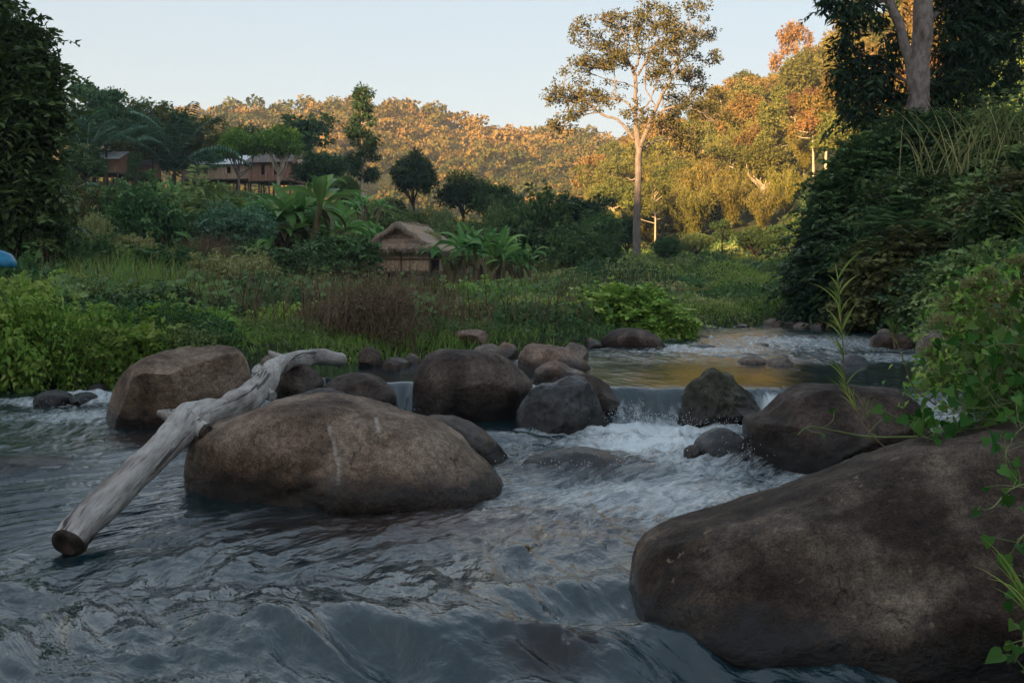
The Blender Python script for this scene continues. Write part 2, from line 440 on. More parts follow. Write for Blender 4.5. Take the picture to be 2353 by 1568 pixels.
M['banana_stem'] = noise_mat('banana_stem', [(.3, (.07, .06, .03)), (.55, (.17, .14, .07)), (.8, (.22, .13, .06))], 4, 5, .7, .3, stretch=(3, 3, .6))

LM = {}
LM['deep'] = leaf_mat('leaf_deep', [(.012, .030, .012), (.030, .062, .022), (.060, .105, .035)], gain=2.50)
LM['dark'] = leaf_mat('leaf_dark', [(.008, .020, .012), (.018, .038, .018), (.040, .062, .026)], .15, .42, gain=2.10)
LM['mid'] = leaf_mat('leaf_mid', [(.026, .048, .016), (.060, .092, .030), (.125, .155, .060)], .28, gain=2.60)
LM['bright'] = leaf_mat('leaf_bright', [(.026, .062, .010), (.062, .122, .020), (.14, .20, .045)], .32, .45, gain=2.90)
LM['fresh'] = leaf_mat('leaf_fresh', [(.022, .075, .012), (.050, .14, .020), (.12, .23, .045)], .35, .4, gain=1.10)
LM['banana'] = leaf_mat('leaf_banana', [(.030, .085, .022), (.060, .145, .038), (.13, .22, .06)], .35, .38, .2, gain=2.00)
LM['banana_old'] = leaf_mat('leaf_banana_old', [(.07, .09, .03), (.16, .14, .06), (.22, .15, .07)], .3, .5)
LM['grass'] = leaf_mat('leaf_grass', [(.045, .085, .016), (.090, .145, .030), (.17, .20, .06)], .35, .55, gain=2.00)
LM['dry'] = leaf_mat('leaf_dry', [(.055, .038, .022), (.11, .078, .045), (.19, .145, .09)], .2, .8, gain=1.40)
LM['flower'] = leaf_mat('leaf_flower', [(.14, .18, .05), (.28, .31, .12), (.44, .44, .22)], .3, .7, gain=1.15)
LM['russet'] = leaf_mat('leaf_russet', [(.10, .070, .024), (.21, .142, .045), (.31, .215, .070)], .3, .7, .28, gain=1.35)
LM['ochre'] = leaf_mat('leaf_ochre', [(.085, .075, .020), (.19, .15, .038), (.30, .22, .055)], .3, .7, .28, gain=1.35)
LM['olive'] = leaf_mat('leaf_olive', [(.050, .062, .018), (.105, .118, .030), (.18, .175, .045)], .3, .65, .28, gain=1.40)
LM['lime'] = leaf_mat('leaf_lime', [(.085, .092, .02), (.18, .172, .038), (.28, .245, .06)], .35, .65, .22, gain=1.35)
LM['blue'] = leaf_mat('leaf_bluegreen', [(.018, .042, .026), (.038, .078, .048), (.075, .12, .075)], .2, .5, gain=2.60)
LM['tall'] = leaf_mat('leaf_tall', [(.030, .038, .014), (.075, .072, .026), (.15, .115, .045)], .25, .6, gain=1.50)
LM['weed'] = leaf_mat('leaf_weed', [(.055, .065, .022), (.12, .12, .045), (.24, .23, .10)], .3, .7, gain=2.40)
LM['leafy'] = leaf_mat('leaf_leafy', [(.020, .045, .014), (.055, .10, .030), (.12, .18, .055)], .25, .42, .2, .3, gain=1.2)
LM['rust'] = leaf_mat('leaf_rust', [(.038, .040, .014), (.090, .085, .032), (.15, .15, .055)], .25, .6, gain=1.35)

# ------------------------------------------------------------------ foliage builders
def unit(v): return v/(np.linalg.norm(v, axis=-1, keepdims=True)+1e-9)

def leaf_arrays(P, D, Nn, ln, wd, r):
    """a folded four-corner leaf at each point P, long axis D, face normal about Nn"""
    D = unit(D); S = unit(np.cross(D, Nn)); U = np.cross(S, D)
    n = len(P)
    ln = (np.ones(n)*ln)[:, None]; wd = (np.ones(n)*wd)[:, None]
    A = P; B = P+D*ln*.45+S*wd*.5+U*wd*.15; C = P+D*ln-U*ln*.12; E = P+D*ln*.45-S*wd*.5+U*wd*.15
    V = np.stack([A, B, C, E], 1).reshape(-1, 3)
    F = np.arange(4*n).reshape(n, 4)
    return V, F

def foliage_mesh(name, C, R, clumps, per, cr, ln, wd, mat, r, droop=.25, up=.6, shell=.75, flat=1.0, tshift=0.0, follow=.5, sprays=0, slen=.6):
    """leaf clumps spread through a set of ellipsoids (centres C, radii R)"""
    C = np.asarray(C, float); R = np.asarray(R, float)
    if R.ndim == 1: R = np.stack([R, R, R], 1)
    w = (R[:, 0]*R[:, 2])**1.0; w = w/w.sum()
    k = r.choice(len(C), clumps, p=w)
    d = unit(r.normal(size=(clumps, 3)))
    rad = shell+(1.03-shell)*r.random(clumps)**.6
    rad = np.where(r.random(clumps) < .12, rad*r.uniform(1.05, 1.32, clumps), rad)
    cc = C[k]+d*R[k]*rad[:, None]
    ct = r.random(clumps)
    nrm = unit(d+np.array([0, 0, up]))
    P = np.repeat(cc, per, 0); n = len(P)
    dd = np.repeat(nrm, per, 0)
    off = r.normal(size=(n, 3)); off /= (1+.25*np.linalg.norm(off, axis=1))[:, None]
    P = P+off*cr*np.array([1, 1, flat])
    D = unit(dd*follow+r.normal(size=(n, 3))*.75+np.array([0, 0, -droop])+off*.5)
    Nn = unit(dd+r.normal(size=(n, 3))*.45+np.array([0, 0, .4]))
    sz = r.uniform(.65, 1.3, n)
    t = np.clip(np.repeat(ct, per)*.6+r.random(n)*.4+tshift, 0, 1)
    if sprays:
        m = 16; ki = r.choice(len(C), sprays, p=w); d2 = unit(r.normal(size=(sprays, 3))+[0, 0, .25]); b0 = C[ki]+d2*R[ki]*.85
        ax = unit(d2+r.normal(size=(sprays, 3))*.5+[0, 0, .3]); q = np.linspace(.1, 1, m); SL = slen*r.uniform(.5, 1.3, sprays)
        SP_ = b0[:, None]+ax[:, None]*(q[None, :, None]*SL[:, None, None])+np.array([0, 0, -1.0])*(q**2.2)[None, :, None]*SL[:, None, None]*.45
        SP_ = SP_.reshape(-1, 3); sd2 = np.tile([-1.0, 1.0], len(SP_)//2)[:, None]; axr = np.repeat(ax, m, 0); side = unit(np.cross(axr, [0, 0, 1.0]))
        P = np.concatenate([P, SP_]); D = np.concatenate([D, axr*.5+side*sd2+[0, 0, -.35]+r.normal(size=SP_.shape)*.2]); Nn = np.concatenate([Nn, unit(r.normal(size=SP_.shape)*.35+[0, 0, 1])])
        sz = np.concatenate([sz, r.uniform(.8, 1.4, len(SP_))]); t = np.concatenate([t, np.clip(np.repeat(r.random(sprays), m)*.6+.4, 0, 1)])
    V, F = leaf_arrays(P, D, Nn, ln*sz, wd*sz, r)
    return mesh_np(name, V, F, mat, np.repeat(t, 4), smooth=False)

def round_blobs(r, n, rad, height, zc, size=.32, bottom=.15):
    """sub-crowns on an ellipsoid"""
    d = unit(r.normal(size=(n, 3))); d[:, 2] = np.where(d[:, 2] < -bottom*2, -d[:, 2]*.6, d[:, 2])
    f = r.uniform(.45, .85, n)[:, None]
    C = d*f*np.array([rad, rad, height])+np.array([0, 0, zc])
    s = r.uniform(.7, 1.25, n)*size*rad
    return C, np.stack([s, s, s*.8], 1)

def limb_tube(g, P0, P1, r0, r1, r, bend=.15, k=6, n=6):
    P0 = np.asarray(P0, float); P1 = np.asarray(P1, float)
    L_ = np.linalg.norm(P1-P0); mid = (P0+P1)/2+r.normal(size=3)*L_*bend
    pts = smooth_path(np.array([P0, mid, P1]), k)
    g.tube(pts, np.linspace(r0, r1, len(pts)), n, .15, int(r.integers(99)))

def proto_tree(kind, r, h=10.0):
    """returns (trunk mesh, crown mesh, material key) for a tree of height h"""
    g = Geo()
    if kind == 'round':
        zt = h*.28
        C, R = round_blobs(r, 46, h*.38, h*.36, h*.60, .34)
        g.tube(smooth_path([(0, 0, -.5), (r.normal()*.15, 0, zt*.6), (0, r.normal()*.2, zt*1.3)], 4), np.linspace(.32, .2, 9), 8, .2)
        for i in range(10): limb_tube(g, (0, 0, zt*r.uniform(.9, 1.3)), C[i*4], .14, .03, r)
        cr = foliage_mesh('crown', C, R, 1150, 11, h*.026, .40, .22, LM['deep'], r, sprays=110, slen=1.1)
    elif kind == 'highround':
        zt = h*.48
        C, R = round_blobs(r, 46, h*.36, h*.22, h*.76, .27)
        g.tube(smooth_path([(0, 0, -.5), (.1, 0, zt*.5), (r.normal()*.2, .1, zt)], 4), np.linspace(.22, .17, 9), 8, .2)
        for i in range(9): limb_tube(g, (0, 0, zt*r.uniform(.5, 1.0)), C[i*4], .13, .03, r)
        cr = foliage_mesh('crown', C, R, 1050, 11, h*.02, .40, .2, LM['mid'], r)
    elif kind == 'umbrella':
        zt = h*.62
        C = []; R = []
        lean = r.normal(size=2)*.25
        top = np.array([lean[0]*h*.1, lean[1]*h*.1, zt])
        g.tube(smooth_path([(0, 0, -1), (lean[0]*.3, lean[1]*.3, zt*.5), tuple(top)], 5), np.linspace(.22, .13, 11), 7, .1)
        for i in range(int(r.integers(11, 16))):
            a = r.uniform(0, 6.28); q = r.uniform(.1, .36)*h; zz = h*r.uniform(.62, .93)-q*.25
            c = np.array([math.cos(a)*q, math.sin(a)*q, zz])+top*[1, 1, 0]
            C.append(c); s = r.uniform(.10, .17)*h; R.append((s*1.15, s*1.15, s*.5))
            limb_tube(g, top+np.array([0, 0, r.uniform(-.12, .05)*h]), c, .10, .03, r, .12, 5, 5)
        cr = foliage_mesh('crown', C, R, 620, 9, h*.02, .36, .22, LM['olive'], r, droop=.1, shell=.5, flat=.6)
    elif kind == 'airy':
        zt = h*.5; C = []; R = []
        g.tube(smooth_path([(0, 0, -1), (.1, .1, zt), (r.normal()*.4, r.normal()*.4, h*.93)], 5), np.linspace(.2, .03, 11), 7, .1)
        for i in range(20):
            a = r.uniform(0, 6.28); z0 = r.uniform(.42, .9)*h; q = (1.02-z0/h)*h*r.uniform(.28, .62)+.25
            c = np.array([math.cos(a)*q, math.sin(a)*q, z0+h*r.uniform(.02, .1)])
            C.append(c); s = r.uniform(.05, .10)*h; R.append((s*1.1, s*1.1, s*.75))
            limb_tube(g, (0, 0, z0-.3), c, .07, .02, r, .1, 4, 5)
        cr = foliage_mesh('crown', C, R, 420, 9, h*.018, .34, .2, LM['ochre'], r, droop=.1, shell=.4)
    elif kind == 'bamboo':
        V = []; tt = []; PP = []; DD = []; NN = []
        for i in range(34):
            a = r.uniform(0, 6.28); lean = r.uniform(.1, .42); hh = h*r.uniform(.6, 1)
            t = np.linspace(0, 1, 9)
            q = lean*h*t**2.0
            pts = np.stack([math.cos(a)*(q+.25*t), math.sin(a)*(q+.25*t), hh*(t-.22*lean*2*t**3)], 1)
            g.tube(pts, np.linspace(.05, .012, 9), 4, 0, cap=False)
            m = 190
            tq = r.uniform(.22, 1, m)
            P = np.stack([np.interp(tq, t, pts[:, k]) for k in range(3)], 1)+r.normal(size=(m, 3))*.30*h*.1
            PP.append(P); DD.append(np.array([math.cos(a)*.6, math.sin(a)*.6, -.5])+r.normal(size=(m, 3))*.55)
            NN.append(np.array([0, 0, 1.0])+r.normal(size=(m, 3))*.4)
            tt.append(np.clip(r.random()*.5+r.random(m)*.5, 0, 1))
        P = np.concatenate(PP); Vv, F = leaf_arrays(P, np.concatenate(DD), np.concatenate(NN), .55*r.uniform(.7, 1.2, len(P)), .14, r)
        cr = mesh_np('crown', Vv, F, LM['lime'], np.repeat(np.concatenate(tt), 4), smooth=False)
    tr = g.mesh('trunk', M['bark_pale'])
    return tr, cr

def place_tree(name, label, proto, loc, s, rz, leafm, barkm, group=None, cat='tree', sz=None):
    t = empty(name, loc, rz, (s, s, sz or s))
    tag(t, label, cat, group)
    for nm, me, mt in (('trunk', proto[0], barkm), ('crown', proto[1], leafm)):
        if me is None: continue
        o = obj(nm, me, t)
        o.material_slots[0].link = 'OBJECT'; o.material_slots[0].material = mt
    return t

# ------------------------------------------------------------------ terrain
def axis_grid(lo, hi, mid, n, k):
    t = np.linspace(-1, 1, n)
    a = np.sinh(t*k)/np.sinh(k)
    return np.where(a < 0, mid+(mid-lo)*a, mid+(hi-mid)*a)

gx = axis_grid(-520, 560, 1, 420, 4.2)
gy = axis_grid(-420, 800, 14, 460, 4.2)
X, Y_ = np.meshgrid(gx, gy)
Z = ground(X, Y_)
V = np.stack([X.ravel(), Y_.ravel(), Z.ravel()], 1)
nx, ny = len(gx), len(gy)
I = (np.arange(ny-1)[:, None]*nx+np.arange(nx-1)[None, :]).ravel()
F = np.stack([I, I+1, I+nx+1, I+nx], 1)
terrain = obj('terrain', mesh_np('terrain', V, F, M['soil']))
tag(terrain, 'river banks, village slope and wooded hills', kind='structure')

# ------------------------------------------------------------------ water
def water_mat():
    m, nt, N, L = new_mat('river_water')
    tc = N('ShaderNodeTexCoord')
    at = N('ShaderNodeAttribute'); at.attribute_name = 'foam'
    ac = N('ShaderNodeAttribute'); ac.attribute_name = 'chop'
    af = N('ShaderNodeAttribute'); af.attribute_name = 'flow_x'
    ag = N('ShaderNodeAttribute'); ag.attribute_name = 'flow_y'
    cv = N('ShaderNodeCombineXYZ'); L(af.outputs['Fac'], cv.inputs[0]); L(ag.outputs['Fac'], cv.inputs[1])   # along and across the current
    def noise(scale, stretch, det=5, dis=.3, rough=.55):
        mp = N('ShaderNodeMapping'); mp.inputs['Scale'].default_value = stretch; L(cv.outputs[0], mp.inputs['Vector'])
        n = N('ShaderNodeTexNoise'); n.inputs['Scale'].default_value = scale; n.inputs['Detail'].default_value = det
        n.inputs['Distortion'].default_value = dis; n.inputs['Roughness'].default_value = rough
        L(mp.outputs[0], n.inputs['Vector']); return n
    n1 = noise(6.5, (.42, 1.0, 1), 5, .5)
    n2 = noise(24, (.45, 1.0, 1), 4, .4)
    n3 = noise(62, (.4, 1.0, 1), 3, .6)
    b1 = N('ShaderNodeBump'); b1.inputs['Distance'].default_value = .085; L(n1.outputs['Fac'], b1.inputs['Height'])
    m1 = N('ShaderNodeMapRange'); m1.inputs['To Min'].default_value = .08; m1.inputs['To Max'].default_value = 1.0; L(ac.outputs['Fac'], m1.inputs['Value']); L(m1.outputs[0], b1.inputs['Strength'])
    b2 = N('ShaderNodeBump'); b2.inputs['Distance'].default_value = .020; L(n2.outputs['Fac'], b2.inputs['Height']); L(b1.outputs[0], b2.inputs['Normal'])
    L(m1.outputs[0], b2.inputs['Strength'])
    b3 = N('ShaderNodeBump'); b3.inputs['Distance'].default_value = .002; L(n3.outputs['Fac'], b3.inputs['Height']); L(b2.outputs[0], b3.inputs['Normal']); L(m1.outputs[0], b3.inputs['Strength'])
    w = N('ShaderNodeBsdfPrincipled')
    w.inputs['Base Color'].default_value = (.012, .026, .030, 1)
    w.inputs['Roughness'].default_value = .03; w.inputs['IOR'].default_value = 1.64
    L(b3.outputs[0], w.inputs['Normal'])
    # foam: white threads and froth where the attribute says the water is broken
    f1 = noise(13, (.50, 1.0, 1), 7, .8, .72)
    s = N('ShaderNodeMath'); s.operation = 'ADD'; L(at.outputs['Fac'], s.inputs[0]); L(f1.outputs['Fac'], s.inputs[1])
    r = N('ShaderNodeMapRange'); r.inputs['From Min'].default_value = .78; r.inputs['From Max'].default_value = 1.22; L(s.outputs[0], r.inputs['Value'])
    r.inputs['To Max'].default_value = .85
    fo = N('ShaderNodeBsdfPrincipled'); fo.inputs['Base Color'].default_value = (.72, .78, .80, 1); fo.inputs['Roughness'].default_value = .35
    fb = N('ShaderNodeBump'); fb.inputs['Strength'].default_value = .7; fb.inputs['Distance'].default_value = .03; L(f1.outputs['Fac'], fb.inputs['Height']); L(fb.outputs[0], fo.inputs['Normal'])
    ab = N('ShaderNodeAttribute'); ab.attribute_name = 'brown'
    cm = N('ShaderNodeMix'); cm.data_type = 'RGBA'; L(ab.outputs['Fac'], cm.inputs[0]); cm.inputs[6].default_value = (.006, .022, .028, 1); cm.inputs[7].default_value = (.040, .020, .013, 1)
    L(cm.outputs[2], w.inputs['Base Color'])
    tr = N('ShaderNodeBsdfTransparent'); tr.inputs['Color'].default_value = (.80, .86, .86, 1)
    ath = N('ShaderNodeAttribute'); ath.attribute_name = 'thin'
    wt = N('ShaderNodeMixShader'); L(ath.outputs['Fac'], wt.inputs[0]); L(w.outputs[0], wt.inputs[1]); L(tr.outputs[0], wt.inputs[2])
    mx = N('ShaderNodeMixShader'); L(r.outputs[0], mx.inputs[0]); L(wt.outputs[0], mx.inputs[1]); L(fo.outputs[0], mx.inputs[2])
    o = N('ShaderNodeOutputMaterial'); L(mx.outputs[0], o.inputs['Surface'])
    return m

# humps of water over sunken rocks: x, y, radius x, radius y, height
HUMPS = [(0.72, 8.12, .66, .42, .085), (2.0, 8.5, .42, .42, .15), (-4.4, 8.1, .75, .3, .10), (-.55, 4.35, .9, .3, .10), (.35, 4.9, .55, .22, .08),
         (-5.6, 12.8, .5, .3, .12), (-.2, 9.6, .5, .25, .07), (-2.9, 8.6, .9, .25, .05), (.6, 4.1, .5, .25, .07)]
# broken white water: x, y, radius x, radius y, strength
FOAM = [(1.45, 10.2, 1.0, .5, .95), (1.35, 9.4, 1.1, .8, .75), (1.25, 8.2, 1.4, .9, .62), (1.1, 7.0, 1.6, 1.2, .58), (.35, 10.0, .8, .35, .55), (2.2, 7.6, .6, .9, .55), (-.98, 11.2, .2, .35, .6),
        (2.9, 10.7, .6, .2, .6), (4.3, 10.2, .4, .4, .5), (2.4, 9.3, .5, .5, .5), (-5.6, 12.6, 1.7, .6, .62), (-4.8, 11.2, 1.6, 1.0, .52), (6.2, 19.5, 3.4, 4.2, .52), (6.5, 15.4, 2.4, 1.3, .52), (3.4, 17.5, 1.8, 2.2, .52),
        (-2.4, 12.2, .5, .3, .4), (2.3, 6.6, .6, .5, .25), (-4.6, 8.3, 1.2, .4, .2)]

def river_surface():
    ys = np.concatenate([np.linspace(-25, 1.5, 24), np.exp(np.linspace(math.log(1.7), math.log(37), 860))])
    a = np.linspace(-1, 1, 760)
    half = np.maximum(6.0, np.abs(ys)*.62+1.0)
    half = np.where(ys > 16, np.maximum(half*.9, 10), half)
    Xg = a[None, :]*half[:, None]*1.0+np.where(ys > 16, (ys-16)*.42, 0)[:, None]
    Xg = np.where(Xg < 0, Xg*np.where(ys < 16, 1.25, 1)[:, None], Xg)
    Yg = np.repeat(ys[:, None], len(a), 1)
    x, y = Xg.ravel(), Yg.ravel()
    wv = weir(x, y)
    # current direction: towards the camera and to the left below the fall
    th = np.where(y > 11, -.1, -.55)*sstep(16, 8, y)*1.0
    th = -.12-.62*sstep(9.5, 4.5, y)
    warp = .5*fbm(x*.7, y*.7, octv=2, seed=71)
    fx = x*np.sin(th)+y*np.cos(th)+warp
    fy = x*np.cos(th)-y*np.sin(th)+.45*warp
    foam = np.zeros_like(x)
    for (cx, cy_, rx, ry, s) in FOAM:
        foam = np.maximum(foam, s*np.exp(-(((x-cx)/rx)**2+((y-cy_)/ry)**2)*.8))
    for (cx, cy_, rx, ry, hh) in HUMPS[:2]: foam *= 1-.22*np.exp(-(((x-cx)/(rx*1.1))**2+((y-cy_+.08)/(ry*1.0))**2)**2)
    collar = np.zeros_like(x); lvl = UP*wv
    for (rx0, ry0, rw, rT, rz0, rh) in ROCKS:
        zz = np.clip((lvl-rz0)/rh, -.95, .95) if False else np.clip((LOW if ry0 < 11.6 else UP)-rz0, -rh*.9, rh*.9)/rh
        k_ = math.sqrt(1-zz*zz)**.8
        m_ = (np.abs(x-rx0) < rw*1.5+.2) & (np.abs(y-ry0) < rT*1.6+.2)
        xx = (x[m_]-rx0)/(rw*k_); yy = (y[m_]-ry0)/(rT*k_)
        q = np.hypot(xx, yy); dist = (q-1)*min(rw, rT)
        lee = .35+.5*np.clip(yy, 0, 1)+.25*np.abs(xx)
        collar[m_] = np.maximum(collar[m_], lee*np.exp(-((dist-.015)/.035)**2))
    foam = np.maximum(foam-.13, 0)*1.18
    foam = np.maximum(foam, np.clip(collar*(.30+.75*foam+.25*sstep(16, 20, y)+.35*fbm(x*3, y*3, octv=2, seed=88)), 0, .8))
    smooth = sstep(11.0, 11.6, y)*sstep(15.4, 13.6, y)*wv           # glassy tongue above the lip
    face = np.clip(wv*(1-wv)*4, 0, 1)
    chop = np.clip(.42-.36*smooth+foam*.6-.04*sstep(7, 4.5, y), .05, 1)
    chop = chop*(1-.35*face)
    h = .030*fbm(fx*.9, fy*1.9, octv=3, seed=11)*(.6+foam)
    h += .030*(fbm(fx*1.6+9, fy*4.2, octv=4, seed=21, ridged=True)-.2)*chop
    h += .028*sstep(10, 6, y)*fbm(fx*2.4+3, fy*6.5, octv=3, seed=27)*(1-foam)
    h += .085*foam*fbm(x*3.6, y*3.0, octv=5, seed=41, ridged=True)
    h += .020*chop*fbm(x*7, y*5, octv=3, seed=51)
    h += .045*sstep(9.5, 6, y)*fbm(fx*1.3+4, fy*2.6, octv=4, seed=55, gain=.6)*(1-foam)
    near = sstep(5.6, 3.9, y)*sstep(-3.5, -.5, x)
    h += near*(.050*fbm(fx*1.1+3, fy*2.6, octv=6, seed=61, gain=.65)+.055*fbm(fx*2.2, fy*5, octv=2, seed=62))
    z = UP*wv+h*np.where(wv > .5, 1-.75*smooth, 1)
    z = z+face*.04*fbm(x*7, y*.8, octv=2, seed=91)
    for (cx, cy_, rx, ry, hh) in HUMPS:
        q = ((x-cx)/rx)**2+((y-cy_)/ry)**2
        z += hh*np.exp(-q*1.1)
        z -= hh*.35*np.exp(-(((x-cx)/rx)**2+((y-cy_+ry*1.5)/(ry*.7))**2)*1.2)
    thin = np.zeros_like(x); brown = np.zeros_like(x)
    for (cx, cy_, rx, ry, t_) in ((.72, 8.1, .72, .40, .62), (2.0, 8.5, .42, .40, .6), (-4.4, 8.1, .8, .35, .5), (.15, 4.05, .2, .2, .4), (-5.7, 12.4, .8, .3, .5)):
        thin = np.maximum(thin, t_*np.exp(-(((x-cx)/rx)**2+((y-cy_)/ry)**2)**1.5))
    for (cx, cy_, rx, ry) in ((-.3, 6.2, 1.3, .55), (-3.0, 9.6, 1.0, .5), (2.6, 6.9, .6, .6), (6.8, 20, .1, .1)):  # boulders' brown reflections and shallow-water tone, painted into the water colour
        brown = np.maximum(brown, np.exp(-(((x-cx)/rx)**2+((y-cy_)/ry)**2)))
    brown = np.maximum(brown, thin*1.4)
    n1, n2 = len(ys), len(a)
    I = (np.arange(n1-1)[:, None]*n2+np.arange(n2-1)[None, :]).ravel()
    F = np.stack([I, I+1, I+n2+1, I+n2], 1)
    keep = (river_sd(x, y) < .8)
    F = F[keep[F].any(1)]
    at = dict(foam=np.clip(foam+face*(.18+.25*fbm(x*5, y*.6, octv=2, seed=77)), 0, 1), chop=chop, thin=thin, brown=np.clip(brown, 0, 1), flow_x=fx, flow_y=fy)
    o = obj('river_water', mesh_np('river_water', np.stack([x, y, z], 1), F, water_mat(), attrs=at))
    tag(o, 'cold blue rushing river with white water below the small fall', kind='structure')

# ------------------------------------------------------------------ boulders
_ico = {}
def ico(sub):
    if sub not in _ico:
        import bmesh
        bm = bmesh.new(); bmesh.ops.create_icosphere(bm, subdivisions=sub, radius=1)
        v = np.array([p.co[:] for p in bm.verts]); f = np.array([[q.index for q in p.verts] for p in bm.faces]); bm.free()
        _ico[sub] = (v, f)
    return _ico[sub]

def boulder(label, poly, Y, T, mat, cuts=(), rough=.05, sub=5, group=None, seed=None, k=2.2, lumps=.06, name='boulder', cat='boulder', grooves=(), veins=()):
    """poly: outline in photo columns/rows at depth Y; T: half thickness; cuts: (normal, fraction, softness)"""
    seed = seed if seed is not None else int(poly[0][0])
    P = np.array([px(u, v, Y)[:] for u, v in poly])
    c2 = np.array([(P[:, 0].min()+P[:, 0].max())/2, (P[:, 2].min()+P[:, 2].max())/2])
    # radius by angle, from a fine sampling of the outline
    Q = smooth_path(np.concatenate([P, P[:1]])[:, [0, 2]], 10)-c2
    ang = np.arctan2(Q[:, 1], Q[:, 0]); rad = np.hypot(Q[:, 0], Q[:, 1])
    o_ = np.argsort(ang); ang = ang[o_]; rad = rad[o_]
    ang = np.concatenate([ang-2*np.pi, ang, ang+2*np.pi]); rad = np.tile(rad, 3)
    d, f = ico(sub)
    th = np.arctan2(d[:, 2], d[:, 0]); cph = np.sqrt(d[:, 0]**2+d[:, 2]**2)
    w, h = np.ptp(Q[:, 0])/2, np.ptp(Q[:, 1])/2
    rell = 1/np.sqrt((np.cos(th)/w)**2+(np.sin(th)/h)**2)
    r = np.interp(th, ang, rad)
    wgt = sstep(0.0, .8, cph)
    R = rell*(1-wgt)+r*wgt
    g = (np.abs(cph)**k+np.abs(d[:, 1])**k)**(-1/k)          # slightly boxy
    V = np.stack([d[:, 0]*R*g, d[:, 1]*T*g, d[:, 2]*R*g], 1)
    V[:, 2] = np.where(cph > 1e-6, V[:, 2], 0)
    S = (w+h+T)/3
    if not cuts:
        rc = np.random.default_rng(abs(seed)+5)
        cuts = [((rc.normal()*.8, -.7, rc.normal()*.5+.15), rc.uniform(.72, .86), rc.uniform(.1, .35)) for _ in range(3)]
    ROCKS.append((c2[0], Y, w, T, c2[1], h))
    for n_, fr, soft in cuts:
        n_ = np.array(n_, float); n_ /= np.linalg.norm(n_)
        e = V@n_; lim = fr*e.max()
        over = np.maximum(e-lim, 0)
        V = V-n_*(over*(1-soft))[:, None]
    Nn = unit(V/np.array([w*w, T*T, h*h]))
    q = V/S
    dsp = lumps*fbm(q[:, 0]*1.1+seed, q[:, 1]*1.1, q[:, 2]*1.1, octv=3, seed=seed)
    dsp += rough*.75*(fbm(q[:, 0]*2.3+seed, q[:, 1]*2.3, q[:, 2]*2.3, octv=5, seed=seed+17, ridged=True)-.35)
    dsp += rough*.35*fbm(q[:, 0]*4+seed, q[:, 1]*4, q[:, 2]*4, octv=5, seed=seed+7)
    for (gx0, gz0, gx1, gz1, dep, wd) in grooves:            # cracks, given in fractions of half width / half height on the front
        ex, ez = gx1-gx0, gz1-gz0
        a_, b_ = V[:, 0]/w, V[:, 2]/h
        t = np.clip(((a_-gx0)*ex+(b_-gz0)*ez)/(ex*ex+ez*ez), 0, 1)
        dd = np.hypot(a_-gx0-t*ex+.06*fbm(q[:, 0]*3, q[:, 2]*3, octv=2, seed=3), b_-gz0-t*ez)
        dsp -= dep*np.exp(-(dd/wd)**2)*(V[:, 1] < 0)
    vein = np.zeros(len(V))
    for ln_ in veins:                                          # pale mineral veins on the front
        for (x0, y0_), (x1, y1_) in zip(ln_[:-1], ln_[1:]):
            a_ = (V[:, 0]+c2[0])/Y*FOC+CU; b_ = CV-(V[:, 2]+c2[1]-HC)/Y*FOC
            ex, ez = x1-x0, y1_-y0_; t = np.clip(((a_-x0)*ex+(b_-y0_)*ez)/(ex*ex+ez*ez), 0, 1)
            vein = np.maximum(vein, sstep(3.6, 1.0, np.hypot(a_-x0-t*ex, b_-y0_-t*ez))*(V[:, 1] < 0)*.75)
    V = V+Nn*(dsp*S)[:, None]
    o = obj(name, mesh_np(name, V, f, mat, attrs=dict(vein=vein)))
    o.location = (c2[0], Y, c2[1])
    tag(o, label, cat, group)
    return o

ROCKS = []
def oval(u0, u1, v0, v1, sk=0.0, rot=0):
    """rough outline of a rock spanning columns u0..u1, top v0, bottom v1 (continues under the water)"""
    c, w = (u0+u1)/2, (u1-u0)/2
    h = v1-v0
    return [(u0, v1-h*.25), (u0+w*.12, v1-h*.62), (c-w*.55, v0+h*.14), (c+sk*w-w*.15, v0), (c+sk*w+w*.25, v0+h*.03), (c+w*.62, v0+h*.2), (u1-w*.08, v1-h*.55),
            (u1, v1-h*.2), (c+w*.85, v1+h*.3), (c, v1+h*.5), (c-w*.85, v1+h*.3)]

# the main boulders of the lower pool
boulder('large round brown boulder in midstream with a driftwood log leaning across its left end',
        [(440,1075),(444,1035),(470,995),(545,955),(620,925),(690,914),(790,918),(900,945),(985,970),(1040,1000),(1100,1050),(1148,1095),(1160,1130),(1120,1180),(1000,1240),(780,1260),(600,1240),(480,1190),(442,1130)],
        7.35, .82, M['rock_brown'], cuts=[((-.42, -.8, -.1), .78, .25), ((.1, -.75, .62), .86, .45)], sub=6, rough=.05, lumps=.05,
        grooves=[(-.55, -.35, -.45, -.95, .05, .05), (-.55, -.3, -.1, .1, .03, .06)],
        veins=[[(785,955),(800,985),(815,1020),(818,1070)], [(880,952),(888,970)]])
boulder('tall flat-topped boulder with a dark front face behind the driftwood log, beside the left bank',
        [(213,965),(222,925),(250,890),(300,848),(345,820),(400,802),(470,794),(525,796),(556,822),(572,870),(566,915),(500,985),(430,1010),(330,1040),(240,1020)],
        10.6, .62, M['rock_brown'], cuts=[((-.10, -.93, -.36), .56, .02), ((.0, -.35, .94), .80, .10), ((-.80, -.5, .2), .66, .04), ((.62, -.75, .05), .68, .06)], sub=6, rough=.035, lumps=.03)
boulder('biggest smooth rounded boulder at the weir, right of the narrow spout of water',
        [(946,915),(950,870),(975,825),(1010,806),(1075,803),(1140,812),(1190,845),(1222,882),(1210,920),(1180,980),(1080,1010),(980,990),(948,960)],
        11.25, .62, M['rock_dark'], cuts=[((.2, -.9, -.3), .8, .3)], sub=6, rough=.04)
